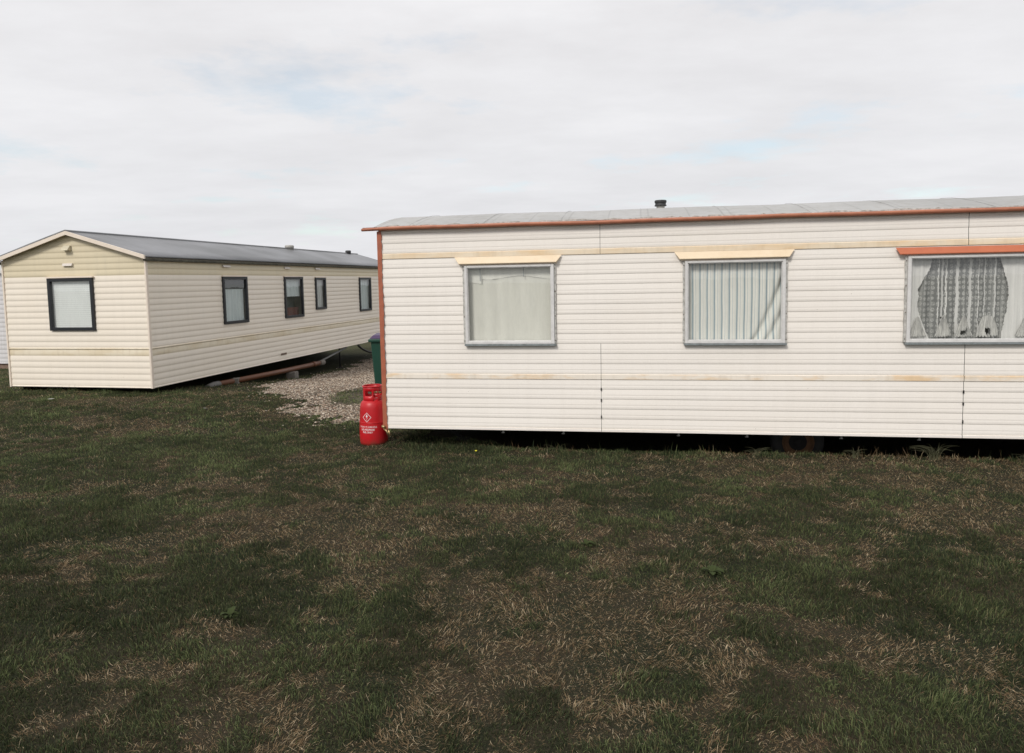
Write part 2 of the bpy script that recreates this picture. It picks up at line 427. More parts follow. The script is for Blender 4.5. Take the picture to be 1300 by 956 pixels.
# ------------------------------------------------------------------ gravel strip between the caravans
GPOLY = [(-4.95, 14.3), (-4.35, 12.6), (-3.7, 11.5), (-2.95, 10.3), (-2.45, 9.75), (-1.6, 9.75), (-.5, 10.0), (.3, 12), (.6, 21), (2.5, 30), (-3.5, 30), (-4.35, 20.5), (-4.75, 17)]
def in_poly(x, y, P):
    x = np.asarray(x); y = np.asarray(y); c = np.zeros(x.shape, bool)
    for i in range(len(P)):
        x1, y1 = P[i]; x2, y2 = P[i - 1]
        if y1 == y2: continue
        c ^= ((y1 > y) != (y2 > y)) & (x < (x2 - x1) * (y - y1) / (y2 - y1) + x1)
    return c
def edge_wobble(x, y): return x + (vnoise(x, y, .5, 21) - .5) * .55 + (vnoise(x, y, .11, 23) - .5) * .35, y + (vnoise(x, y, .5, 22) - .5) * .7 + (vnoise(x, y, .11, 24) - .5) * .5
ax = np.arange(-5.6, 3, .05); ay = np.arange(9.2, 31, .05)
AX, AY = np.meshgrid(ax, ay); AZ = height(AX, AY) + .006
idx = np.arange(AX.size).reshape(AX.shape)
cxm = (AX[:-1, :-1] + AX[1:, 1:]) / 2; cym = (AY[:-1, :-1] + AY[1:, 1:]) / 2
wx, wy = edge_wobble(cxm, cym); inside = in_poly(wx, wy, GPOLY)
q = np.stack([idx[:-1, :-1], idx[:-1, 1:], idx[1:, 1:], idx[1:, :-1]], -1)[inside]
m, nt = new_mat('gravel_bed'); tc = nd(nt, 'ShaderNodeNewGeometry').outputs['Position']
v = nd(nt, 'ShaderNodeTexVoronoi'); v.inputs['Scale'].default_value = 32; lk(nt, tc, v.inputs['Vector'])
c = ramp(nt, v.outputs['Color'], [(0, (.05, .04, .03)), (.4, (.13, .105, .08)), (.8, (.22, .185, .145)), (1, (.34, .30, .25))])
c = mixc(nt, ramp(nt, v.outputs['Distance'], [(.35, 0), (.65, .8)]), c, (.035, .028, .02))
bsdf(nt, c, .9, 0, .2, bump=v.outputs['Distance'], bstr=-.8, bdist=.03)
used = np.unique(q); remap = -np.ones(AX.size, int); remap[used] = np.arange(len(used))
gp = np_mesh('gravel_path', np.stack([AX, AY, AZ], -1).reshape(-1, 3)[used], remap[q], m); gp['kind'] = 'structure'
# loose stones
ico = bmesh.new(); bmesh.ops.create_icosphere(ico, subdivisions=1, radius=1)
iv = np.array([v_.co[:] for v_ in ico.verts]); iff = np.array([[w.index for w in f_.verts] for f_ in ico.faces]); ico.free()
N = 60000
sx_ = rng.uniform(-5.2, .6, N * 2); sy_ = 9.2 + rng.random(N * 2) ** 1.25 * 14
w1_, w2_ = edge_wobble(sx_, sy_); spread = rng.random(N * 2) < .08
ok = in_poly(w1_, w2_, GPOLY) | (spread & in_poly(w1_ + rng.uniform(-.5, .5, N * 2), w2_ + rng.uniform(-.5, .5, N * 2), GPOLY))
# the grass wedge at the foot of the bin
wedge = (((sx_ + 2.55) / .42) ** 2 + ((sy_ - 12.0) / 1.0) ** 2) < 1 + rng.normal(0, .15, N * 2)
sx_, sy_ = sx_[ok & ~wedge][:N], sy_[ok & ~wedge][:N]; n = len(sx_)
sz = rng.uniform(.007, .016, n); sc3 = np.stack([sz * rng.uniform(.8, 1.5, n), sz * rng.uniform(.8, 1.3, n), sz * rng.uniform(.5, .8, n)], -1)
th = rng.uniform(0, 6.28, n); cs, sn = np.cos(th), np.sin(th)
P = iv[None] * sc3[:, None, :] * rng.uniform(.8, 1.15, (n, len(iv), 1))
P = np.stack([P[..., 0] * cs[:, None] - P[..., 1] * sn[:, None], P[..., 0] * sn[:, None] + P[..., 1] * cs[:, None], P[..., 2]], -1)
P += np.stack([sx_, sy_, height(sx_, sy_) + .006 + sz * .35], -1)[:, None, :]
F = (iff[None] + (np.arange(n) * len(iv))[:, None, None]).reshape(-1, 3)
pal = np.array([(.28, .225, .17), (.20, .15, .105), (.36, .31, .25), (.12, .095, .075), (.46, .40, .33), (.22, .155, .115)])
cc = pal[rng.integers(0, 6, n)] * rng.uniform(.75, 1.45, (n, 1))
m, nt = new_mat('stone'); at = nd(nt, 'ShaderNodeAttribute', _attribute_name='tone')
bsdf(nt, at.outputs['Color'], .85, 0, .2)
gs = np_mesh('gravel', P.reshape(-1, 3), F, m, np.repeat(cc, len(iv), 0), smooth=False)
tag(gs, 'loose pale brown pebbles spread between the two caravans', 'gravel', kind='stuff')

# ------------------------------------------------------------------ grass
DRY = [  # x, y, rx, ry, amount  (patches worn or scorched)
 (-6.4, 11.4, .9, .25, .5), (-4.6, 9.4, .9, .3, .55), (-5.6, 9.9, .8, .2, .4), (-2.6, 6.6, 1.1, .35, .45), (-1.7, 6.8, 1.0, .3, .45),
 (-.8, 5.6, 1.1, .5, .5), (.6, 5.4, 1.0, .5, .45), (-1.2, 4.9, 1.0, .5, .45), (.5, 4.1, .8, .7, .75), (.25, 3.5, .7, .6, .5),
 (3.6, 5.5, .8, .3, .55), (1.6, 3.4, .8, .35, .45), (-.5, 4.1, .5, .3, .3), (2.0, 6.9, 1.6, .3, .45), (-.5, 7.6, 1.5, .2, .3), (-.4, 3.1, .6, .4, .45),
 (-1.3, 3.2, .5, .3, .3), (4.0, 6.4, 1.2, .25, .4), (1.3, 5.6, .6, .25, .3)]
WET = [(-2.4, 3.9, 1.1, .9, .55), (1.8, 4.5, 1.1, .45, .55), (-3.5, 5.9, 1.2, .6, .35), (2.9, 3.9, 1.0, .7, .4), (-1.0, 7.0, .8, .3, .3), (.1, 4.6, .5, .5, .35), (-.4, 6.2, .9, .25, .3), (.4, 7.1, 1.0, .25, .3)]
def dryness(x, y):
    d = .30 * vnoise(x, y, .95, 31) + .40 * vnoise(x, y, .34, 32) + .50 * vnoise(x, y, .13, 33) + .34 * vnoise(x, y, .055, 36) - .40
    for a, b, c_, e, k in DRY: d = d + .42 * k * np.exp(-(((x - a) / c_) ** 2 + ((y - b) / e) ** 2))
    for a, b, c_, e, k in WET: d = d - .36 * k * np.exp(-(((x - a) / c_) ** 2 + ((y - b) / e) ** 2))
    return d
# footprints of the caravans (near: origin/yaw, far: origin/yaw)
NO, NY = (-1.4596, 8.1314), R(-9.85)
FO, FY = (-6.0415, 12.0646), R(-11.9)
def loc2(x, y, O, a):
    dx, dy = x - O[0], y - O[1]; return dx * math.cos(a) + dy * math.sin(a), -dx * math.sin(a) + dy * math.cos(a)
def scatter(y0, y1, dens, xf0, xf1, xadd):
    w = max(abs(xf0), xf1) * y1 + xadd; n = int((y1 - y0) * 2 * w * dens)
    x = rng.uniform(-w, w, n); y = rng.uniform(y0, y1, n)
    k = (x > xf0 * y - xadd) & (x < xf1 * y + xadd)
    return x[k], y[k]
xs, ys, ws = [], [], []
for y0, y1, dn_, wd in ((2.2, 3.4, 16000, .0026), (3.4, 4.8, 13000, .0029), (4.8, 6.6, 9000, .0034), (6.6, 9.0, 7000, .0037), (9.0, 12.5, 3600, .0054), (12.5, 19, 700, .009)):
    x, y = scatter(y0, y1, dn_, -.78, .78, 3.4)
    edge = np.maximum(np.abs(x) - .78 * y - .7, 0); thin = rng.random(len(x)) < np.where(edge > 0, .30, 1); x, y, edge = x[thin], y[thin], edge[thin]
    wx_ = np.where(edge > 0, 1.7, 1.0)

    nu, nv = loc2(x, y, NO, NY); fu, fv = loc2(x, y, FO, FY)
    k = ~((nu > .3) & (nv > .55)) & ~((nu > -.1) & (nv > 3.2))
    k &= ~((fu > -2.75) & (fu < -.15) & (fv > .2))
    ex, ey = edge_wobble(x, y); ing = in_poly(ex, ey, GPOLY)
    wd_ = (((x + 2.55) / .45) ** 2 + ((y - 12.0) / 1.05) ** 2) < 1 + rng.normal(0, .2, len(x))
    tuft = vnoise(x, y, .35, 41) > .86
    k &= ~ing | wd_ | (tuft & (rng.random(len(x)) < .5))
    k &= (y < 12.5) | (x < -1)
    # thinner where it is dry and worn
    dd = dryness(x, y); k &= rng.random(len(x)) < np.clip(1.25 - dd * .75, .45, 1)
    xs.append(x[k]); ys.append(y[k]); ws.append(wd * wx_[k])
x = np.concatenate(xs); y = np.concatenate(ys); wd = np.concatenate(ws); n = len(x)
dd = dryness(x, y)
nu, nv = loc2(x, y, NO, NY); fu, fv = loc2(x, y, FO, FY)
pd = np.clip((dd - .375) / .20, .06, .88)
isdry = rng.random(n) < pd
# long uncut fringe along the skirts
fr = np.exp(-((nv + .0) / .10) ** 2) * (nu > .2) + np.exp(-((fv - .0) / .12) ** 2) * (fu > -2.8) * (fu < .2) * .5 + np.exp(-((fu - .02) / .15) ** 2) * (fv > 0) * .5
tall = (rng.random(n) < .10 * fr * np.clip((vnoise(x, y, .45, 71) - .45) * 3, .1, 1))
L = np.where(isdry, rng.uniform(.012, .044, n), rng.uniform(.016, .040, n) * (1 + .9 * np.clip(.45 - dd, -.3, .5))) * (1 + 1.0 * (vnoise(x, y, .13, 51) - .5)) * (1 + .4 * fr)
L = np.where(tall, rng.uniform(.06, .15, n), L)
L = np.where(y > 9, L * 1.15, L)
lean = np.where(isdry, rng.uniform(.7, 1.62, n), rng.uniform(.15, 1.15, n)); lean = np.where(tall, rng.uniform(.1, .7, n), lean)
az = rng.uniform(0, 6.283, n) * .75 + 4 * vnoise(x, y, .25, 52)
dx, dy = np.cos(az), np.sin(az); bz = az + rng.uniform(-.7, .7, n)
ca = rng.uniform(0, 6.283, n); wd = wd * rng.uniform(.55, 1.3, n) * np.where(isdry, .8, 1.0); wxv, wyv = np.cos(ca) * wd * .5, np.sin(ca) * wd * .5
z = height(x, y) - .002
l1 = L * .55; e1 = np.where(isdry, lean * .88, lean * .55); s1 = np.sin(e1); c1 = np.cos(e1); e2 = np.where(isdry, np.minimum(lean * 1.12, 1.6), np.minimum(lean * 1.5, 1.7)); s2 = np.sin(e2); c2 = np.cos(e2)
mx, my, mz = x + dx * l1 * s1, y + dy * l1 * s1, z + l1 * c1
tx, ty, tz = mx + np.cos(bz) * (L - l1) * s2, my + np.sin(bz) * (L - l1) * s2, mz + (L - l1) * c2
V = np.stack([np.stack([x - wxv, y - wyv, z], -1), np.stack([x + wxv, y + wyv, z], -1), np.stack([mx + wxv * .8, my + wyv * .8, mz], -1),
              np.stack([mx - wxv * .8, my - wyv * .8, mz], -1), np.stack([tx, ty, tz], -1)], 1)
o5 = (np.arange(n) * 5)[:, None]
F = np.concatenate([o5 + np.array([[0, 1, 2]]), o5 + np.array([[0, 2, 3]]), o5 + np.array([[3, 2, 4]])], 0)
green = np.array([.054, .068, .028]); green2 = np.array([.026, .037, .019]); green3 = np.array([.105, .125, .052])
straw = np.array([.335, .240, .135]); straw2 = np.array([.160, .100, .052]); straw3 = np.array([.55, .44, .29])
t = rng.random((n, 1)); gq = vnoise(x, y, .5, 61)[:, None]
cg = green * (1 - t) + green2 * t; cg = np.where(rng.random((n, 1)) < .10, np.array([.13, .115, .060]), cg); cg = np.where(rng.random((n, 1)) < .12 + .25 * (gq > .62), green3, cg) * (.75 + .5 * gq) * (1.08 + .45 * ss(4.6, 7.2, y) + .5 * (vnoise(x, y, .17, 63) - .5))[:, None]
t2 = rng.random((n, 1)); cd = straw * (1 - t2) + straw2 * t2; cd = np.where(rng.random((n, 1)) < .22, straw3, cd)
GB = 1.36
col = np.where(isdry[:, None], cd, cg) * rng.uniform(.75, 1.2, (n, 1)) * GB
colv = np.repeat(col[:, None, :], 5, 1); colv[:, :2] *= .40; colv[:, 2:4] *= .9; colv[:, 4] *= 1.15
m, nt = new_mat('grass_blade'); at = nd(nt, 'ShaderNodeAttribute', _attribute_name='tone')
df = nd(nt, 'ShaderNodeBsdfDiffuse'); tl = nd(nt, 'ShaderNodeBsdfTranslucent'); gl = nd(nt, 'ShaderNodeBsdfGlossy'); gl.inputs['Roughness'].default_value = .5
lk(nt, at.outputs['Color'], df.inputs[0]); lk(nt, at.outputs['Color'], tl.inputs[0]); gl.inputs[0].default_value = (.35, .35, .33, 1)
m1 = nd(nt, 'ShaderNodeMixShader'); m1.inputs[0].default_value = .25; m2 = nd(nt, 'ShaderNodeMixShader'); m2.inputs[0].default_value = .035
o = nd(nt, 'ShaderNodeOutputMaterial'); lk(nt, df.outputs[0], m1.inputs[1]); lk(nt, tl.outputs[0], m1.inputs[2])
lk(nt, m1.outputs[0], m2.inputs[1]); lk(nt, gl.outputs[0], m2.inputs[2]); lk(nt, m2.outputs[0], o.inputs['Surface'])
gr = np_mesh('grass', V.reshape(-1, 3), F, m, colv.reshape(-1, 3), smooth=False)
tag(gr, 'short rough lawn, dark green mixed with scorched straw patches', 'grass', kind='stuff')
print('blades', n)

# ------------------------------------------------------------------ near caravan
NZ = .224                      # underside of its skirt above the lawn
near = empty('static_caravan', (NO[0], NO[1], 0), NY)
tag(near, 'long cream caravan nearest the camera with terracotta gutter and corner trim', 'caravan')
NL, NW, NHt = 10.4, 3.0, 2.25
def seq(a, b, step): 
    n_ = round((b - a) / step); return [(a + (b - a) * k / n_, a + (b - a) * (k + 1) / n_) for k in range(n_)]
def lap(rs, mi): return [(a + NZ, b + NZ, 'lap', mi) for a, b in rs]
nb = [(0 + NZ, .03 + NZ, 'flat', 0)] + lap(seq(.03, .568, .1075), 0) + [(.568 + NZ, .625 + NZ, 'flat', 2)] + lap(seq(.625, .955, .11), 0) \
   + lap(seq(.955, 1.905, .1056), 0) + [(1.905 + NZ, 1.965 + NZ, 'flat', 1)] + lap(seq(1.965, 2.295, .11), 0)
WIN = [(.985, 1.935), (3.33, 4.295), (5.47, 7.55)]
WZ0, WZ1 = .965 + NZ, 1.80 + NZ
opens = [(a, b, WZ0, WZ1) for a, b in WIN] + [(2.4425, 2.4465, NZ - .01, .955 + NZ), (2.4425, 2.4465, 1.905 + NZ, 2.26 + NZ), (6.004, 6.009, NZ - .01, .955 + NZ), (6.004, 6.009, 1.905 + NZ, 2.26 + NZ)]
bm = bmesh.new()
siding(bm, 0.02, NL, nb, NHt + NZ, opens)
rot = lambda a, tx, ty: Matrix.Translation((tx, ty, 0)) @ Matrix.Rotation(a, 4, 'Z')
siding(bm, 0, NW, nb, NHt + NZ, (), rot(R(-90), 0, NW))          # left end, faces -x
siding(bm, 0, NW, nb, NHt + NZ, (), rot(R(90), NL, 0))           # right end
siding(bm, 0, NL, nb, NHt + NZ, (), rot(R(180), NL, NW))         # back
for xx in (0, NL):                                                # gable infill under the curved roof
    f = bm.faces.new([bm.verts.new((xx, yy, zz + NZ)) for yy, zz in [(0, 2.25)] + [(NW * k / 12, 2.25 + .215 * math.sin(math.pi * k / 12)) for k in range(1, 12)] + [(NW, 2.25)]])
wall = obj('wall', bm, [M['near'], M['near_belt'], M['near_belt_low']], near)
bm = bmesh.new()
for (u, z0, z1) in ((2.4445, 0, .955), (2.4445, 1.905, 2.24), (6.0065, 0, .955), (6.0065, 1.905, 2.24)): box(bm, u - .012, u + .012, .004, .01, z0 + NZ, z1 + NZ)
for z_ in (.15, .33, .45):                                        # dark clips showing at the seams
    for u in (2.4445, 6.0065): box(bm, u - .005, u + .005, -.016, .005, z_ + NZ, z_ + NZ + .03)
obj_each('panel_joint', bm, M['under'], near)
# floor, chassis
bm = bmesh.new(); box(bm, .05, NL - .05, .06, NW - .05, NZ + .035, NZ + .07); obj('floor_panel', bm, M['under'], near)
bm = bmesh.new()
for yy in (.75, 2.2): box(bm, .3, NL - .2, yy, yy + .05, NZ - .10, NZ + .03)
for u in np.arange(1.1, NL, .9): box(bm, u, u + .04, .12, NW - .1, NZ - .03, NZ + .032)
obj('chassis', bm, M['under'], near)
bm = bmesh.new()
for u in (1.35, 2.02, 3.25, 3.95, 4.88, 5.62): 
    bm = bmesh.new(); box(bm, u, u + .018, .03, .05, NZ - .035, NZ + .02); box(bm, u - .012, u + .024, .03, .06, NZ - .038, NZ - .034)
    obj('floor_bracket', bm, M['galv'], near)
bm = bmesh.new(); tube(bm, [(.42, .45, NZ + .03), (.78, .5, .02)], .022); box(bm, .70, .86, .42, .58, -.01, .02)
obj('corner_steady', bm, M['under'], near)
def wheel(parent, u, v):
    bm = bmesh.new(); mt = Matrix.Translation((u, v, .045)) @ Matrix.Rotation(R(90), 4, 'X')
    lathe(bm, [(.16, -.08), (.24, -.085), (.275, -.06), (.282, 0), (.275, .06), (.24, .085), (.16, .08), (.16, -.08)], 36, mat=mt)
    w = obj('wheel', bm, M['tyre'], parent)
    bm = bmesh.new()
    lathe(bm, [(.165, .07), (.17, .082), (.155, .085), (.15, .06), (.13, .045), (.105, .055), (.085, .06), (.06, .05), (.045, .052)], 32, mat=mt)
    obj('rim', bm, M['rust'], w)
    bm = bmesh.new(); lathe(bm, [(.095, .062), (.06, .066), (.045, .07), (.04, .10), (.001, .102)], 24, mat=mt); obj('hub', bm, M['under'], w)
wheel(near, 4.56, .55); 
# roof
bm = bmesh.new(); K = 12; rows = []
us = np.linspace(-.05, NL + .05, 27)
for u in us:
    rows.append([bm.verts.new((u, -.03 + (NW + .06) * k / K, NZ + 2.262 + .225 * (math.sin(math.pi * k / K) ** 1.0 if 0 < k < K else 0) + .004 * math.sin(u * 3 + k))) for k in range(K + 1)])
for a_, b_ in zip(rows, rows[1:]):
    for k in range(K): f = bm.faces.new((a_[k], b_[k], b_[k + 1], a_[k + 1])); f.smooth = True
for u in np.arange(.35, NL, .84):                                # low standing seams
    tube(bm, [(u, -.03 + (NW + .06) * k / K, NZ + 2.266 + .225 * (math.sin(math.pi * k / K) ** 1.0 if 0 < k < K else 0)) for k in range(K + 1)], .002, 6)
roof = obj('roof', bm, M['roof_near'], near)
bm = bmesh.new()                                                  # ragged mastic along the roof edge
rr = random.Random(3); u = -.02; prev = None
while u < NL:
    hh = rr.choice((.001, .002, .008, .012, .016)); zt_ = NZ + 2.262 + hh
    row = [bm.verts.new((u, -.046, NZ + 2.258)), bm.verts.new((u, -.046, zt_)), bm.verts.new((u, -.022, zt_ + .002))]
    if prev: bm.faces.new((prev[0], row[0], row[1], prev[1])); bm.faces.new((prev[1], row[1], row[2], prev[2]))
    prev = row; u += rr.uniform(.02, .16)
obj('mastic_strip', bm, M['sealant'], roof)
bm = bmesh.new()
n_ = 40; g0 = []
for i in range(n_ + 1):
    u = -.175 + (NL + .25) * i / n_; s = .003 * math.sin(u * 1.9) + .002 * math.sin(u * 4.7)
    e = 0 if i else -.012
    ring = [(-.028, 2.222), (-.055, 2.219), (-.074, 2.225), (-.079, 2.243 + e), (-.076, 2.257 + e), (-.064, 2.258 + e), (-.05, 2.25), (-.022, 2.262)]
    g0.append([bm.verts.new((u, a_, b_ + NZ + s)) for a_, b_ in ring])
for a_, b_ in zip(g0, g0[1:]):
    for k in range(8): f = bm.faces.new((a_[k], a_[(k + 1) % 8], b_[(k + 1) % 8], b_[k])); f.smooth = True
bm.faces.new(g0[0]); bm.faces.new(g0[-1][::-1])
obj('gutter', bm, M['gutter'], near)
# corner trim with wavy edge
bm = bmesh.new(); prev = None
for i in range(61):
    z_ = NZ - .01 + (2.225) * i / 60; w = .033 + .005 * math.sin(z_ * 2 * math.pi / .107) + .003 * math.sin(z_ * 9)
    row = [bm.verts.new((w, -.012, z_)), bm.verts.new((w, -.021, z_)), bm.verts.new((.0, -.024, z_)), bm.verts.new((-.018, -.016, z_)), bm.verts.new((-.020, .05, z_)), bm.verts.new((-.012, .05, z_))]
    if prev:
        for k in range(5): bm.faces.new((prev[k], row[k], row[k + 1], prev[k + 1]))
    prev = row
obj('corner_trim', bm, M['terra'], near)
bm = bmesh.new()
tube(bm, [(.0, -.03, NZ - .005), (.03, -.045, NZ - .02), (.05, -.045, NZ - .07)], .011, 8)
tube(bm, [(-.02, -.03, NZ + .03), (.01, -.045, NZ + .015)], .018, 8); tube(bm, [(.055, -.04, NZ - .01), (.07, -.04, NZ - .09)], .010, 8)
obj('hose_connector', bm, M['brass'], near)
# flue
bm = bmesh.new(); fc = (3.12, 1.55)
lathe(bm, [(.05, NZ + 2.45), (.05, NZ + 2.545)], 24, fc); fl_ = obj('flue', bm, M['chim_pipe'], near)
bm = bmesh.new(); lathe(bm, [(.045, NZ + 2.535), (.073, NZ + 2.535), (.073, NZ + 2.548), (.066, NZ + 2.55), (.066, NZ + 2.575), (.073, NZ + 2.577), (.074, NZ + 2.60), (.066, NZ + 2.607), (.001, NZ + 2.61)], 24, fc)
obj('flue_cap', bm, M['chim'], fl_)

# windows of the near caravan
def near_window(u0, u1, kind):
    bm = bmesh.new(); x0, x1 = u0 - .012, u1 + .018; z0, z1 = WZ0 - .005, WZ1 + .012
    frame_bm(bm, x0, x1, z0, z1, (.029, .031, .023, .026), -.042, .012)
    frame_bm(bm, x0 + .029, x1 - .031, z0 + .026, z1 - .023, .008, -.034, .012)     # stepped inner lip
    w = obj('window', bm, M['alu'], near, bevel=.003)
    bm = bmesh.new(); box(bm, x0 - .01, x1 + .016, -.052, .0, z0 - .022, z0 - .0015); obj('sill', bm, M['alu_dark'], w, bevel=.002)
    bm = bmesh.new()
    for sx0, sx1 in ((x0 - .022, x0 - .0015), (x1 + .0015, x1 + .018)):
        prev = None
        for k in range(25):
            za = z0 + (z1 - z0) * k / 24; j = random.uniform(-.003, .003)
            xa, xb = sx0 + (j if sx0 < x0 else 0), sx1 + (j if sx1 > x1 else 0)
            row = [bm.verts.new(p) for p in ((xa, 0, za), (xa, -.026, za), (xb, -.026, za), (xb, 0, za))]
            if prev:
                for q_ in range(3): bm.faces.new((prev[q_], prev[q_ + 1], row[q_ + 1], row[q_]))
            prev = row
    obj_each('sealant_bead', bm, M['sealant'], w)
    bm = bmesh.new()
    for sx0 in (x0 - .012, x1 + .010):
        for k in (.04, .35, .66, .95):
            zc = z0 + (z1 - z0) * k; mt = Matrix.Translation((sx0, -.027, zc)) @ Matrix.Rotation(R(90), 4, 'X')
            lathe(bm, [(.0055, 0), (.0055, .002), (.0005, .003)], 8, mat=mt)
    obj_each('screw', bm, M['screw'], w)
    bm = bmesh.new(); quad(bm, x0 + .034, x1 - .036, -.010, z0 + .031, z1 - .028); obj('pane', bm, M['glass'], w)
    # hood
    ha, hb, zt, zb = u0 - .12, u1 + .10, 1.907 + NZ, 1.832 + NZ; ins = .055
    if kind == 'lace': ha, hb, zt, zb, ins = u0 - .125, u1 + .125, 1.896 + NZ, 1.830 + NZ, .03
    bm = bmesh.new(); d = .062
    t0, t1 = bm.verts.new((ha, -.0215, zt)), bm.verts.new((hb, -.0215, zt))
    b0, b1 = bm.verts.new((ha + ins, -d, zb + .006)), bm.verts.new((hb - ins, -d, zb + .006))
    l0, l1_ = bm.verts.new((ha + ins, -d, zb)), bm.verts.new((hb - ins, -d, zb))
    k0, k1 = bm.verts.new((ha + .05, -.018, zb - .004)), bm.verts.new((hb - .05, -.018, zb - .004))
    for f_ in ((t0, b0, b1, t1), (b0, l0, l1_, b1), (t0, k0, l0, b0), (t1, b1, l1_, k1)): bm.faces.new(f_)
    h_ = obj('window_hood', bm, M['hood_red'] if kind == 'lace' else M['hood'], w)
    s = h_.modifiers.new('s', 'SOLIDIFY'); s.thickness = .0025; s.offset = 1
    if kind == 'lace': h_['label'] = 'terracotta tin hood'
    # room side
    bm = bmesh.new(); box(bm, u0 - .05, u1 + .05, .30, .31, z0 - .1, z1 + .1)
    box(bm, u0 - .05, u1 + .05, .02, .30, z0 - .12, z0 - .1)
    obj('dark_interior', bm, M['dark_room'], w)
    if kind == 'plain':
        bm = bmesh.new(); drape(bm, u0, u1, z0, z1, .058, .0035, 6, 3); obj('curtain', bm, M['curtain_plain'], w)
        bm = bmesh.new()
        top = lambda x, z: z > z1 - .135 - .05 * (x < u0 + .16) + .018 * math.sin(x * 9)
        drape(bm, u0, u1, z1 - .22, z1, .052, .0012, 7, 5, keep=top, nz=40, nx=160); obj('curtain_heading', bm, M['valance'], w)
        bm = bmesh.new(); box(bm, u0 + .148, u0 + .156, .02, .025, z1 - .17, z1 - .02); box(bm, u0 + .63, u0 + .636, .02, .025, z1 - .13, z1 - .02); obj_each('curtain_hook', bm, M['alu_dark'], w)
    if kind == 'stripe':
        bm = bmesh.new()
        def fold(x, z):       # the right side is pulled back: diagonal creases
            t_ = (x - u0) / (u1 - u0); q_ = (z - z0) / (z1 - z0); s_ = 0
            for c_, wdt, a_ in ((.0, .035, .035), (.13, .03, .022)):
                e_ = (t_ - (.70 + .30 * (q_ / .72) ** .8 + c_)); s_ += a_ * math.exp(-(e_ / wdt) ** 2)
            return s_
        drape(bm, u0, u1, z0, z1, .05, .005, 13, 8, extra=fold, nz=50); obj('curtain', bm, M['stripe'], w)
    if kind == 'lace':
        ux = lambda X_: 5.432 + (X_ - 125) * .00106
        uz = lambda Y_: .963 + NZ + (925 - Y_) * .001135
        Lf = [(165, 395), (230, 380), (330, 350), (400, 300), (460, 273), (650, 270), (760, 312), (870, 360), (930, 370)]
        Rt = [(165, 965), (230, 970), (330, 1003), (470, 1042), (650, 1030), (760, 1008), (930, 985)]
        itp = lambda P_, v_: float(np.interp(v_, [p[0] for p in P_], [p[1] for p in P_]))
        toY = lambda z_: 925 - (z_ - .963 - NZ) / .001135; toX = lambda x_: 125 + (x_ - 5.432) / .00106
        holes = [(872, 838, 22, 30), (660, 848, 26, 22), (487, 720, 9, 9), (690, 830, 10, 24), (850, 820, 10, 14)]
        def hole(x_, z_): X_, Y_ = toX(x_), toY(z_); return any(((X_ - a) / b_) ** 2 + ((Y_ - c_) / e_) ** 2 < 1 for a, c_, b_, e_ in holes)
        def side(x_, z_):
            X_, Y_ = toX(x_), toY(z_); j = 3 * math.sin(Y_ * .05) + 2 * math.sin(Y_ * .17)
            if 1120 < X_: 
                return True
            return X_ < itp(Lf, Y_) + j or X_ > itp(Rt, Y_) + j
        bm = bmesh.new(); drape(bm, u0, u1, z0, z1, .085, .016, 16, 12, nz=120, nx=420, keep=lambda a, b: not hole(a, b)); 
        for f in bm.faces:
            c_ = f.calc_center_median(); X_ = toX(c_.x) + 3 * math.sin(toY(c_.z) * .02) + 2 * math.sin(toY(c_.z) * .07)
            if any(a < X_ < b for a, b in ((448, 456), (480, 500), (520, 532), (604, 634), (716, 742), (795, 802), (848, 856), (930, 946))): f.material_index = 1
        obj('lace_curtain', bm, [M['lace'], M['sheer']], w)
        bm = bmesh.new(); drape(bm, u0, u1, z0, z1, .052, .008, 26, 14, nz=90, nx=420, keep=side); obj('net_curtain', bm, M['sheer'], w)
        bm = bmesh.new()
        for cx_, ty_, hw in ((265, 705, 75), (492, 690, 72), (663, 705, 78), (868, 700, 92), (1180, 720, 80), (1400, 705, 85), (1650, 700, 80)):
            n_ = 26; rows_ = []
            for j in range(11):
                q_ = j / 10; Y_ = ty_ + (880 - ty_) * q_; row = []
                hw_ = hw * (.22 + .85 * q_ ** 1.15) if cx_ != 868 else hw * (.5 + .5 * math.sin(q_ * 1.57))
                for i in range(n_ + 1):
                    t_ = i / n_ * 2 - 1
                    yy = .034 + .009 * math.sin(i * 1.9 + cx_) * (.4 + q_) - .006 * (1 - t_ * t_)
                    row.append(bm.verts.new((ux(cx_ + hw_ * t_), yy, uz(Y_ + 10 * math.sin(i * 1.7 + cx_) * q_ + 14 * t_ * t_ * (1 - q_)))))
                rows_.append(row)
            for a_, b_ in zip(rows_, rows_[1:]):
                for i in range(n_):
                    c_ = (a_[i].co + b_[i + 1].co) / 2
                    if hole(c_.x, c_.z): continue
                    f = bm.faces.new((a_[i], a_[i + 1], b_[i + 1], b_[i])); f.smooth = True
        obj_each('ruffle', bm, M['lace_hem'], w)
    return w
near_window(*WIN[0], 'plain')['label'] = 'square window with a plain pale curtain'
near_window(*WIN[1], 'stripe')['label'] = 'square window with a blue striped curtain'
near_window(*WIN[2], 'lace')['label'] = 'wide window with patterned lace curtains'

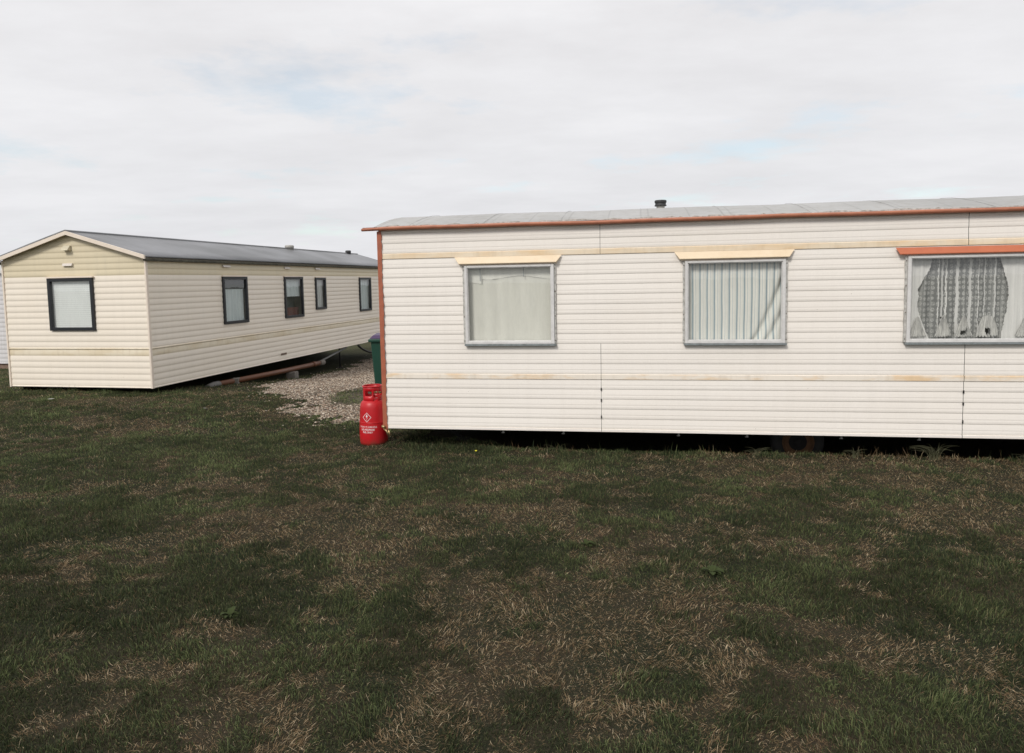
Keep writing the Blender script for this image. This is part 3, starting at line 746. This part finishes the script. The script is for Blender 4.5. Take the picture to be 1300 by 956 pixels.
# ------------------------------------------------------------------ far caravans (gable end towards the camera)
def gable_caravan(name, O, yaw, Z0, W, Ht, rise, Lg, mats, roofm, wins_f, wins_s, label, trim, olive=True):
    root = empty(name, (O[0], O[1], 0), yaw); tag(root, label, 'caravan')
    bands = [(Z0, Z0 + .02, 'flat', 0)] + [(a + Z0, b + Z0, 'lap', 0) for a, b in seq(.02, .545, .105)]
    if olive:
        bands += [(.545 + Z0, .655 + Z0, 'lap', 2), (.655 + Z0, .68 + Z0, 'flat', 2)]
        bands += [(a + Z0, b + Z0, 'lap', 0) for a, b in seq(.68, 1.9, .1017)] + [(a + Z0, b + Z0, 'lap', 1) for a, b in seq(1.9, 2.8, .1)]
    else:
        bands += [(a + Z0, b + Z0, 'lap', 0) for a, b in seq(.545, 2.8, .105)]
    bm = bmesh.new()
    siding(bm, -W + .012, -.012, bands, Ht + rise + Z0, [(a, b, c + Z0, d + Z0) for a, b, c, d in wins_f], soft=True)
    slope = math.atan2(rise, W / 2)
    for sgn in (-1, 1):
        no = Vector((sgn * math.sin(slope), 0, math.cos(slope)))
        geo = bm.verts[:] + bm.edges[:] + bm.faces[:]
        bmesh.ops.bisect_plane(bm, geom=geo, plane_co=(-W / 2, 0, Ht + rise + Z0), plane_no=no, clear_outer=True)
    bs = bmesh.new()
    siding(bs, .012, Lg, bands, Ht + Z0, [(a, b, c + Z0, d + Z0) for a, b, c, d in wins_s], rot(R(90), 0, 0), soft=True)
    siding(bs, 0, Lg, bands, Ht + Z0, (), rot(R(-90), -W, Lg))
    siding(bs, 0, W, bands, Ht + Z0, (), rot(R(180), 0, Lg))
    f = bs.faces.new([bs.verts.new(p) for p in ((0, Lg, Ht + Z0), (-W / 2, Lg, Ht + rise + Z0), (-W, Lg, Ht + Z0))])
    tmp = bpy.data.meshes.new('t'); bs.to_mesh(tmp); bm.from_mesh(tmp); bs.free()
    obj('wall', bm, mats, root)
    bm = bmesh.new(); box(bm, -W + .06, -.06, .06, Lg - .05, Z0 + .03, Z0 + .06); obj('floor_panel', bm, M['under'], root)
    bm = bmesh.new()
    for xx in (-W + .7, -.75): box(bm, xx, xx + .06, .4, Lg - .3, Z0 - .13, Z0 + .028)
    for v in np.arange(1, Lg - .4, 1.3): box(bm, -W + .15, -.15, v, v + .05, Z0 - .04, Z0 + .028)
    obj('chassis', bm, M['under'], root)
    # corner trims
    for xx, yy in ((-.014, -.002), (-W - .012, -.002)):
        bm = bmesh.new()
        box(bm, xx, xx + .03, -.022, .03, Z0 - .005, Z0 + Ht - .01); obj('corner_trim', bm, M['cream_trim'], root, bevel=.004)
    # roof: two slabs
    ov, ey = .06, .10; bm = bmesh.new(); t_ = .035; NV = 24
    for sgn in (-1, 1):
        rows_ = []
        for i in range(NV + 1):
            v = -ey + (Lg + 2 * ey) * i / NV; row = []
            for k in range(5):
                q_ = k / 4; x_ = -W / 2 + sgn * (W / 2 + ov) * q_; zz = Z0 + Ht + rise + .03 - (rise + ov * rise / (W / 2)) * q_ + .006 * math.sin(v * 1.7 + k) * (k in (1, 2, 3))
                row.append(bm.verts.new((x_, v, zz)))
            rows_.append(row)
        for a_, b_ in zip(rows_, rows_[1:]):
            for k in range(4):
                f = bm.faces.new((a_[k], a_[k + 1], b_[k + 1], b_[k])); f.smooth = True
    r_ = obj('roof', bm, roofm, root); s = r_.modifiers.new('s', 'SOLIDIFY'); s.thickness = .03; s.offset = -1 
    bmesh  # barge boards on the front gable
    for sgn in (-1, 1):
        bm = bmesh.new(); a = Vector((-W / 2, 0, Z0 + Ht + rise + .036)); b = Vector((-W / 2 + sgn * (W / 2 + ov + .01), 0, Z0 + Ht - ov * rise / (W / 2) + .036))
        hgt = .062
        pts = [a + Vector((0, -ey - .012, 0)), b + Vector((0, -ey - .012, 0)), b + Vector((0, -ey - .012, -hgt)), a + Vector((0, -ey - .012, -hgt))]
        p2 = [p + Vector((0, .03, 0)) for p in pts]
        v = [bm.verts.new(p) for p in pts + p2]
        for f in ((0, 1, 2, 3), (7, 6, 5, 4), (0, 4, 5, 1), (1, 5, 6, 2), (2, 6, 7, 3), (3, 7, 4, 0)): bm.faces.new([v[i] for i in f])
        obj('barge_board', bm, trim, root)
    for xx in ((.02, .075), (-W - .075, -W - .02)):
        bm = bmesh.new(); box(bm, xx[0], xx[1], -ey + .02, Lg + ey, Z0 + Ht - .075, Z0 + Ht - .028); obj('gutter', bm, M['dirty_gutter'], root, bevel=.01)
    return root
def far_window(root, face, a, b, c, d, Z0, kind, drip=True, fw=.055):
    """face 'front': x=a..b on plane y=0 ; face 'side': y=a..b on plane x=0"""
    xf = Matrix.Identity(4) if face == 'front' else rot(R(90), 0, 0)
    def fin(name, bm, mt, par, **k):
        bmesh.ops.transform(bm, matrix=xf, verts=bm.verts); return obj(name, bm, mt, par, **k)
    bm = bmesh.new(); frame_bm(bm, a - .012, b + .012, c + Z0 - .012, d + Z0 + .012, fw, -.04, .015); w = fin('window', bm, M['black_frame'], root, bevel=.004)
    bm = bmesh.new(); quad(bm, a + fw - .014, b - fw + .014, -.010, c + Z0 + fw - .014, d + Z0 - fw + .014); fin('pane', bm, M['glass_far'], w)
    if drip:
        bm = bmesh.new(); box(bm, a - .03, b + .035, -.052, -.012, d + Z0 + .014, d + Z0 + .034); fin('drip_strip', bm, M['cream_trim'], w)
    bm = bmesh.new(); box(bm, a - .1, b + .1, .26, .27, c + Z0 - .1, d + Z0 + .1); fin('dim_interior', bm, M['dim_room'] , w)
    if kind == 'blind':
        bm = bmesh.new(); box(bm, a, b, .025, .035, c + Z0, d + Z0); fin('blind', bm, M['blind'], w)
    elif kind == 'half':
        bm = bmesh.new(); drape(bm, a, b - .05, c + Z0, d + Z0 - .23, .04, .008, 6, 2); fin('curtain', bm, M['blind_blue'], w)
        bm = bmesh.new(); box(bm, a, b, .03, .05, d + Z0 - .23, d + Z0); fin('pelmet', bm, M['pelmet_dark'], w)
    elif kind == 'net':
        bm = bmesh.new(); drape(bm, a, b, c + Z0 + (d - c) * .52, d + Z0, .06, .006, 6, 2); fin('curtain', bm, M['blind_blue'], w)
        bm = bmesh.new(); drape(bm, a, b, c + Z0, c + Z0 + .22, .10, .01, 3, 4); fin('cushion', bm, M['maroon'], w)
    elif kind == 'curtain':
        bm = bmesh.new(); drape(bm, a, b, c + Z0, d + Z0, .06, .010, 6, 2); fin('curtain', bm, M['sheer'], w)
    elif kind == 'blue':
        bm = bmesh.new(); drape(bm, a, b, c + Z0, d + Z0, .06, .010, 7, 6); fin('curtain', bm, M['blind_blue'], w)
    return w
FZ, FW, FH, FL = .181, 2.833, 2.2, 11.7
wf = [(-1.905, -1.03, .99, 1.86)]
wsd = [(2.10, 2.92, .955, 1.86), (4.44, 5.27, .95, 1.86), (5.93, 6.46, 1.085, 1.845), (8.56, 9.35, .925, 1.85)]
far = gable_caravan('static_caravan', FO, FY, FZ, FW, FH, .42, FL, [M['far'], M['far_olive'], M['far_olive2'], M['far']], M['roof_far'], wf, wsd,
    'beige caravan with pitched grey roof and black window frames, behind the red gas bottle', M['cream_trim'])
far_window(far, 'front', *wf[0], FZ, 'blind')['label'] = 'square gable window with a pale blind'
for a, k in zip(wsd, ('half', 'net', 'curtain', 'blue')): far_window(far, 'side', *a, FZ, k)
def wedge_vent(root, u, z, w, h, d, mat, name, side=False):
    bm = bmesh.new()
    v = [bm.verts.new(p) for p in ((u, -.012, z), (u + w, -.012, z), (u + w, -.012, z + h), (u, -.012, z + h), (u, -d, z), (u + w, -d, z), (u + w, -.03, z + h), (u, -.03, z + h))]
    for f in ((0, 4, 7, 3), (1, 2, 6, 5), (4, 5, 6, 7), (3, 7, 6, 2), (0, 1, 5, 4)): bm.faces.new([v[i] for i in f])
    if side: bmesh.ops.transform(bm, matrix=rot(R(90), 0, 0), verts=bm.verts)
    obj(name, bm, mat, root, bevel=.004)
wedge_vent(far, -1.545, 2.335 + FZ, .135, .085, .10, M['vent_olive'], 'vent_cowl')
wedge_vent(far, -1.585, 2.075 + FZ, .19, .045, .045, M['vent'], 'vent')
for u in (2.12, 4.46, 5.94): wedge_vent(far, u, 2.055 + FZ, .24, .045, .05, M['vent'], 'vent', True)
bm = bmesh.new(); box(bm, 4.16, 4.40, -.022, -.018, .125 + FZ, .165 + FZ); bmesh.ops.transform(bm, matrix=rot(R(90), 0, 0), verts=bm.verts); obj('sticker', bm, M['sticker'], far)
for v_, s_ in ((7.35, .10), (11.05, .075)):
    bm = bmesh.new(); c_ = (-FW / 2, v_); zz = FZ + FH + .40
    lathe(bm, [(s_, zz), (s_, zz + .06), (s_ * 1.15, zz + .06), (s_ * 1.2, zz + .13), (s_, zz + .15), (.001, zz + .155)], 20, c_)
    obj('roof_vent', bm, M['chim_pipe'] if s_ > .08 else M['chim'], far)
# under the far caravan: axle, steadies, strut
bm = bmesh.new()
for u in (7.9, 10.6):
    bm = bmesh.new(); tube(bm, [(-.35, u, FZ), (-.35, u, -.43)], .02); box(bm, -.45, -.25, u - .1, u + .1, -.43, -.41)
    obj('prop_stand', bm, M['under'], far)
bm = bmesh.new(); box(bm, -FW + .03, -FW + .05, .2, FL - .05, -.5, FZ + .03); obj('added_shade_board', bm, M['under'], far)  # unseen board added on the hidden side to keep light from below the floor
bm = bmesh.new(); box(bm, .6, NL - .05, NW - .06, NW - .04, -.05, NZ + .04); obj('added_shade_board', bm, M['under'], near)  # likewise added unseen at the back, so the gap below stays dark
bm = bmesh.new(); tube(bm, [(-.10, 6.15, -.08), (-.06, 7.7, FZ - .03)], .028); obj('steady_strut', bm, M['galv'], far)
wheel_h = empty('tmp', (0, 0, 0)); bpy.data.objects.remove(wheel_h)

def wpt(x, y, z): # far caravan local -> world
    return Vector((FO[0] + x * math.cos(FY) - y * math.sin(FY), FO[1] + x * math.sin(FY) + y * math.cos(FY), z))
# black hose looping below the far caravan
bm = bmesh.new(); pts = []
for k in range(15):
    t_ = k / 14; pts.append(wpt(.03 + .05 * math.sin(t_ * 3.14), 8.3 + 2.2 * t_, FZ - .02 - .30 * math.sin(math.pi * t_) ** .8))
tube(bm, pts, .032, 8); tag(obj('sagging_hose', bm, M['rubber']), 'black hose sagging in a loop below the far end of the beige caravan', 'hose')
# waste pipe
pr = empty('waste_pipe', wpt(-.02, 1.5, 0)); tag(pr, 'long brown waste pipe lying along the side of the beige caravan', 'pipe')
def rel(p): return p - pr.location
A = wpt(.02, 1.75, -.005); B = wpt(.02, 6.1, -.075)
bm = bmesh.new(); tube(bm, [rel(A), rel(A.lerp(B, .5)) + Vector((0, 0, -.01)), rel(B)], .055, 14); obj('pipe_length', bm, M['pipe'], pr)
bm = bmesh.new(); D_ = (B - A).normalized()
tube(bm, [rel(A - D_ * .30) + Vector((0, 0, -.03)), rel(A - D_ * .1), rel(A + D_ * .05)], .064, 14); obj('pipe_end', bm, M['grey_bucket'], pr)
bm = bmesh.new(); tube(bm, [rel(B - D_ * .5), rel(B - D_ * .36)], .063, 14); obj('pipe_collar', bm, M['pipe'], pr)
bm = bmesh.new(); tube(bm, [rel(B - D_ * .14), rel(B + D_ * .08)], .066, 14); obj('pipe_collar', bm, M['concrete'], pr)
def block(name, x, y, sx, sy, sz, rz, mat, label, cat, tilt=0):
    bm = bmesh.new(); box(bm, -sx / 2, sx / 2, -sy / 2, sy / 2, 0, sz)
    bmesh.ops.subdivide_edges(bm, edges=bm.edges[:], cuts=3, use_grid_fill=True)
    for v in bm.verts: v.co += Vector((random.uniform(-1, 1), random.uniform(-1, 1), random.uniform(-1, 1))) * .006
    o = obj(name, bm, mat, None, bevel=.008); p = wpt(x, y, 0); o.location = (p.x, p.y, H(p.x, p.y) - .01); o.rotation_euler = (tilt, 0, rz); tag(o, label, cat); return o
block('concrete_block', .03, 2.35, .12, .20, .12, .2, M['concrete'], 'small broken concrete block under the near end of the brown pipe', 'block')
block('concrete_block', .06, 4.55, .20, .22, .17, -.1, M['concrete'], 'larger grey block under the middle of the brown pipe', 'block')

# pale caravan at the left picture edge
o3 = (-11.85, 17.2)
wc = gable_caravan('static_caravan', o3, R(-9), .12, 2.9, 2.15, .30, 8.0, [M['white_siding'], M['white_siding'], M['white_siding'], M['white_siding']], M['roof_white'],
    [(-1.9, -1.0, 1.0, 1.8)], [(2, 3, 1, 1.8)], 'white caravan at the left picture edge, behind the beige one', M['white_siding'], olive=False)
far_window(wc, 'front', -1.9, -1.0, 1.0, 1.8, .12, 'blind', False); far_window(wc, 'side', 2, 3, 1, 1.8, .12, 'blind', False)
bm = bmesh.new(); box(bm, -2.85, -.05, .03, .12, -.15, .13); box(bm, -.12, -.03, .12, 7.9, -.15, .13); obj('brick_skirt', bm, M['brick'], wc)

# ------------------------------------------------------------------ gas bottle
gx0, gy0 = -1.645, 8.42; gz0 = H(gx0, gy0) - .01
gb = empty('gas_bottle', (gx0, gy0, gz0), 0); tag(gb, 'red gas bottle with white lettering, standing at the corner of the near caravan', 'gas bottle')
RB = .163
def rad(z): 
    return float(np.interp(z, [0, .02, .06, .12, .30, .44, .475, .505, .53, .545, .55], [.150, .160, .165, .165, .158, .150, .144, .128, .095, .05, .03]))
bm = bmesh.new(); lathe(bm, [(.12, .0), (.148, .0), (.158, .008), (.163, .04), (.165, .12), (.1625, .22), (.158, .30), (.154, .38), (.150, .44), (.144, .475), (.128, .505), (.095, .53), (.05, .545), (.03, .55), (.03, .58), (.001, .58)], 56)
body = obj('body', bm, M['gas_red'], gb)
bm = bmesh.new(); lathe(bm, [(.1605, .262), (.1635, .266), (.1635, .271), (.1600, .275)], 56); obj('weld_band', bm, M['gas_red'], body)
# collar with hand slots
seg = 60; zc = [.515, .545, .575, .602, .628, .655, .680]
angs = lambda k: (k + .5) * 360 / seg
def skip(i, k):
    a = angs(k) % 360
    return (2 <= i < 4 and (228 < a < 276 or 318 < a < 352 or 45 < a < 135)) or (i < 4 and 290 < a < 312)
bm = bmesh.new(); lathe(bm, [(.112, .50)] + [(.110, z_) for z_ in zc[1:-1]] + [(.112, .678)], seg, skip=lambda i, k: skip(i - 0, k) if i < 5 else False)
cl = obj('collar', bm, M['gas_red'], gb); s = cl.modifiers.new('s', 'SOLIDIFY'); s.thickness = .005
bm = bmesh.new(); tube(bm, [(.112 * math.cos(t_), .112 * math.sin(t_), .682) for t_ in np.linspace(0, 6.2832, 49)], .0085, 8, caps=False); obj('collar_rim', bm, M['gas_red'], cl)
bm = bmesh.new(); tube(bm, [(0, 0, .57), (0, 0, .635)], .016, 10); tube(bm, [(0, 0, .605), (.06, -.03, .605), (.10, -.05, .612)], .013, 10); obj('valve', bm, M['brass'], gb)
bm = bmesh.new(); tube(bm, [(.095, -.05, .61), (.135, -.07, .62), (.16, -.05, .55), (.165, -.03, .4)], .006, 8); obj('gas_hose', bm, M['rubber'], gb)
def wrap(bm, ang, off=.0012):
    """bend a flat x-z drawing (metres) onto the shell, centred on angle ang"""
    for v in bm.verts:
        z_ = v.co.z; r_ = rad(z_) + off + (.0 if v.co.y == 0 else 0); a = ang + v.co.x / .156
        v.co = Vector((r_ * math.cos(a), r_ * math.sin(a), z_))
def text_bm(s, size, cx, z, width=None):
    cu = bpy.data.curves.new('t', 'FONT'); cu.body = s; cu.size = size; cu.align_x = 'CENTER'; cu.offset = size * .02
    o = bpy.data.objects.new('t', cu); COL.objects.link(o); bpy.context.view_layer.update()
    me = bpy.data.meshes.new_from_object(o.evaluated_get(bpy.context.evaluated_depsgraph_get()))
    bm = bmesh.new(); bm.from_mesh(me); bpy.data.objects.remove(o); bpy.data.meshes.remove(me)
    w = max(v.co.x for v in bm.verts) - min(v.co.x for v in bm.verts); k = (width / w) if width else 1
    for v in bm.verts: v.co = Vector((v.co.x * k + cx, 0, v.co.y + z))
    bmesh.ops.triangulate(bm, faces=bm.faces[:]); return bm
TA = R(-106)
tb = bmesh.new()
for s_, zz, w_ in (('HIGHLY FLAMMABLE', .213, .215), ('LPG PROPANE', .182, .165), ('FUEL ONLY', .152, .12)):
    b_ = text_bm(s_, .028, 0, zz, w_); mm = bpy.data.meshes.new('t'); b_.to_mesh(mm); tb.from_mesh(mm); b_.free()
wrap(tb, TA); obj('lettering', tb, M['white_print'], body)
bm = bmesh.new(); hd = .056; zc_ = .335; lw = .005
def poly(pts): return bm.faces.new([bm.verts.new((p[0], 0, p[1])) for p in pts])
def dmd(hh): return [(0, zc_ + hh), (hh, zc_), (0, zc_ - hh), (-hh, zc_)]
o_, i_ = dmd(hd), dmd(hd - lw * 1.4)
for k in range(4):
    k2 = (k + 1) % 4
    for q0, q1 in ((0, .34), (.34, .67), (.67, 1)):
        L_ = lambda P_, t_: (P_[k][0] + (P_[k2][0] - P_[k][0]) * t_, P_[k][1] + (P_[k2][1] - P_[k][1]) * t_)
        poly([L_(o_, q0), L_(o_, q1), L_(i_, q1), L_(i_, q0)])
poly([(0, zc_ + .036), (.007, zc_ + .024), (.012, zc_ + .014), (.009, zc_ + .003), (0, zc_), (-.009, zc_ + .003), (-.012, zc_ + .012), (-.006, zc_ + .024)])
poly([(-.013, zc_ - .006), (.013, zc_ - .006), (.013, zc_ - .009), (-.013, zc_ - .009)]); poly([(-.002, zc_ - .020), (.002, zc_ - .020), (.002, zc_ - .036), (-.002, zc_ - .036)])
for v in bm.verts: v.co.x += .002
wrap(bm, TA + R(-3)); obj('flame_symbol', bm, M['white_print'], body)

# ------------------------------------------------------------------ wheelie bin
bx_, by_ = -2.08, 12.3; bn = empty('wheelie_bin', (bx_, by_, H(bx_, by_) - .01), R(4)); tag(bn, 'green wheelie bin with purple lid behind the gas bottle', 'bin')
def taper(bm, w0, d0, w1, d1, z0, z1, yo=0):
    v = []
    for w, d, z_ in ((w0, d0, z0), (w1, d1, z1)):
        for sx, sy in ((-1, -1), (1, -1), (1, 1), (-1, 1)): v.append(bm.verts.new((sx * w / 2, sy * d / 2 + yo, z_)))
    for f in ((3, 2, 1, 0), (4, 5, 6, 7), (0, 1, 5, 4), (1, 2, 6, 5), (2, 3, 7, 6), (3, 0, 4, 7)): bm.faces.new([v[i] for i in f])
bm = bmesh.new(); taper(bm, .47, .52, .57, .68, .06, .92); obj('body', bm, M['bin_green'], bn, bevel=.03)
bm = bmesh.new(); taper(bm, .64, .75, .64, .75, .905, .955); obj('rim', bm, M['bin_green'], bn, bevel=.015)
bm = bmesh.new(); taper(bm, .61, .72, .50, .60, .957, 1.015, .02); obj('lid', bm, M['bin_lid'], bn, bevel=.02)
bm = bmesh.new(); tube(bm, [(-.28, .43, .96), (.28, .43, .96)], .016)
for s_ in (-.2, .2): tube(bm, [(s_, .36, .95), (s_, .43, .96)], .014)
obj('handle', bm, M['bin_green'], bn)
for s_ in (-1, 1):
    bm = bmesh.new(); mt = Matrix.Translation((s_ * .27, .26, .11)) @ Matrix.Rotation(R(90), 4, 'Y')
    lathe(bm, [(.02, -.03), (.09, -.03), (.10, -.02), (.10, .02), (.09, .03), (.02, .03)], 20, mat=mt); obj('wheel', bm, M['tyre'], bn)

# ------------------------------------------------------------------ weeds, long stems, litter
def rosette(x, y, s, n_, label, seed, group='flat weeds in the lawn'):
    rr = random.Random(seed); bm = bmesh.new()
    for k in range(n_):
        a = rr.uniform(0, 6.28); Lf_ = s * rr.uniform(.6, 1.1); w = Lf_ * rr.uniform(.16, .26); up = rr.uniform(.15, .6)
        d = Vector((math.cos(a), math.sin(a), 0)); sd = Vector((-d.y, d.x, 0)); prev = None
        for j in range(5):
            t_ = j / 4; c = d * Lf_ * t_ + Vector((0, 0, Lf_ * up * math.sin(t_ * 2.4) + .006)); ww = w * math.sin(math.pi * (.12 + .85 * t_)) * (1 + .3 * (j % 2))
            row = [bm.verts.new(c - sd * ww), bm.verts.new(c + Vector((0, 0, -.003))), bm.verts.new(c + sd * ww)]
            if prev:
                for q_ in range(2): bm.faces.new((prev[q_], prev[q_ + 1], row[q_ + 1], row[q_]))
            prev = row
    o = obj('weed', bm, M['leaf']); o.location = (x, y, H(x, y)); tag(o, label, 'weed', group); return o
rosette(1.23, 4.42, .085, 16, 'broad leaved weed low in the green lawn in the right half', 1)
rosette(3.25, 4.45, .075, 12, 'small broad leaved weed near the right picture edge', 2)
rosette(.50, 4.95, .06, 14, 'small weed amid brown grass near the centre', 4)
rosette(-1.62, 3.95, .06, 14, 'small dark weed in the lower left lawn', 5)
rosette(-6.25, 11.75, .06, 10, 'weed just in front of the corner of the beige caravan', 3)
def stem_tuft(x, y, n_, ln, label, seed, arch=1.0):
    rr = random.Random(seed); bm = bmesh.new()
    for k in range(n_):
        a = rr.uniform(0, 6.28); L_ = ln * rr.uniform(.5, 1); pts = []; ox = rr.uniform(-.05, .05)
        for j in range(7):
            t_ = j / 6; pts.append((ox + math.cos(a) * L_ * t_ * t_ * arch, math.sin(a) * L_ * .6 * t_ * t_ * arch, L_ * .55 * math.sin(t_ * 1.9)))
        tube(bm, pts, [.0022 * (1 - .8 * j / 6) for j in range(7)], 4, caps=False)
    o = obj('grass_tuft', bm, M['stem']); o.location = (x, y, H(x, y)); tag(o, label, 'grass tuft', 'long stems left along the skirt'); return o
M['stem'] = plain('dry_stem', (.10, .10, .05), .8, 0, .6, 40)
rW = lambda u, v: (NO[0] + u * math.cos(NY) - v * math.sin(NY), NO[1] + u * math.sin(NY) + v * math.cos(NY))
for u, ln, nn, sd, lb in ((5.75, .28, 30, 1, 'arching long grass beneath the seam under the lace curtained window'), (4.05, .16, 14, 2, 'short tuft just left of the rusty wheel'),
                          (5.0, .17, 16, 3, 'short tuft just right of the rusty wheel'), (1.95, .15, 10, 6, 'thin tuft below the right side of the plain curtained window'), (6.6, .16, 14, 8, 'tuft at the right picture edge')):
    x_, y_ = rW(u, -.03); stem_tuft(x_, y_, nn, ln, lb, sd)
# small yellow flower
x_, y_ = rW(1.12, -.32); bm = bmesh.new(); tube(bm, [(0, 0, 0), (.005, 0, .05)], .002, 5)
fl_ = obj('dandelion', bm, M['leaf']); fl_.location = (x_ + .0, y_, H(x_, y_)); tag(fl_, 'single yellow flower in the grass below the plain curtained window', 'flower')
bm = bmesh.new(); lathe(bm, [(.001, .048), (.012, .052), (.014, .058), (.008, .062), (.001, .063)], 12, (.005, 0)); obj('petals', bm, M['yellow'], fl_)
for (x_, y_, s_, lb) in ((-7.3, 11.35, .06, 'white scrap of paper in front of the beige caravan gable'), (-4.55, 10.6, .035, 'small pale scrap on the lawn short of the gravel')):
    bm = bmesh.new(); v = [bm.verts.new((random.uniform(.6, 1) * s_ * math.cos(t_), random.uniform(.4, .8) * s_ * math.sin(t_), random.uniform(0, .012))) for t_ in np.linspace(0, 5.6, 7)]
    bm.faces.new(v); o = obj('paper_scrap', bm, M['pale']); o.location = (x_, y_, H(x_, y_) + .035); tag(o, lb, 'litter')

# ------------------------------------------------------------------ sky and sun
SUN_EL, SUN_AZ = R(40), R(212)      # azimuth measured clockwise from +Y (view direction): behind, to the left
w = bpy.data.worlds.new('World'); scene.world = w; w.use_nodes = True; nt = w.node_tree; nt.nodes.clear()
sky = nd(nt, 'ShaderNodeTexSky'); sky.sky_type = 'NISHITA'; sky.sun_disc = False; sky.sun_elevation = SUN_EL; sky.sun_rotation = SUN_AZ
bg = nd(nt, 'ShaderNodeBackground'); bg.inputs['Strength'].default_value = .15; lk(nt, mixc(nt, 1.0, sky.outputs[0], (1.02, 1.12, 1.02), 'MULTIPLY'), bg.inputs['Color'])
tc = nd(nt, 'ShaderNodeTexCoord').outputs['Generated']; sp = nd(nt, 'ShaderNodeSeparateXYZ'); lk(nt, tc, sp.inputs[0])
den = mth(nt, 'ADD', mth(nt, 'MAXIMUM', sp.outputs[2], 0), .11)
cb = nd(nt, 'ShaderNodeCombineXYZ'); lk(nt, mth(nt, 'DIVIDE', sp.outputs[0], den), cb.inputs[0]); lk(nt, mth(nt, 'DIVIDE', sp.outputs[1], den), cb.inputs[1])
n1 = noise(nt, mapping(nt, cb.outputs[0], (.8, 1.15, 1)), .8, 8, .60); n2 = noise(nt, mapping(nt, cb.outputs[0], (1, 1, 1), (7, 3, 0)), 1.15, 6, .6)
shade = ramp(nt, n1, [(.32, (.74, .73, .745)), (.44, (.81, .80, .815)), (.53, (.86, .852, .868)), (.64, (.93, .92, .935))])
hz = ramp(nt, sp.outputs[2], [(0, 1), (.16, .75), (.42, 0)])
shade = mixc(nt, mth(nt, 'MULTIPLY', hz, .55), shade, (.72, .735, .765))
gap = ramp(nt, n2, [(.55, 0), (.68, .42)])
gap = mth(nt, 'MULTIPLY', gap, ramp(nt, sp.outputs[2], [(.05, .8), (.4, .7), (.46, .0)]))
bgc = nd(nt, 'ShaderNodeBackground'); lk(nt, shade, bgc.inputs['Color']); bgc.inputs['Strength'].default_value = 1.02
mx_ = nd(nt, 'ShaderNodeMixShader'); lk(nt, gap, mx_.inputs[0]); lk(nt, bgc.outputs[0], mx_.inputs[1]); lk(nt, bg.outputs[0], mx_.inputs[2])
wo = nd(nt, 'ShaderNodeOutputWorld'); lk(nt, mx_.outputs[0], wo.inputs['Surface'])
sl = bpy.data.lights.new('sun', 'SUN'); sl.energy = 2.1; sl.angle = R(14); sl.color = (1, .955, .90)
so = link(bpy.data.objects.new('sun', sl)); sd = Vector((math.sin(SUN_AZ) * math.cos(SUN_EL), math.cos(SUN_AZ) * math.cos(SUN_EL), math.sin(SUN_EL)))
so.rotation_euler = sd.to_track_quat('Z', 'Y').to_euler()

# ------------------------------------------------------------------ camera
cd_ = bpy.data.cameras.new('camera'); cam = link(bpy.data.objects.new('camera', cd_)); scene.camera = cam
right = Vector((.99983168, .01834691, 0)); up = Vector((-.00150627, .08208552, -.99662415)); back = Vector((-.01828497, .9964564, .08209934))
# rows above are world axes expressed in camera space; transpose gives camera axes in world space
Mw = Matrix((( .99983168, .01834691, 0), (-.00150627, .08208552, -.99662415), (-.01828497, .9964564, .08209934)))
cam.matrix_world = Matrix.Translation((0, 0, CAM_H)) @ Mw.to_4x4()
cd_.sensor_fit = 'HORIZONTAL'; cd_.sensor_width = 36; cd_.lens = 920 / 1300 * 36; cd_.shift_y = -45 / 1300
cd_.clip_start = .1; cd_.clip_end = 3000
scene.view_settings.view_transform = 'Standard'; scene.view_settings.look = 'None'; scene.view_settings.exposure = 0; scene.view_settings.gamma = 1
scene.render.engine = 'CYCLES'; scene.cycles.use_denoising = True; scene.cycles.max_bounces = 8; scene.cycles.transparent_max_bounces = 8
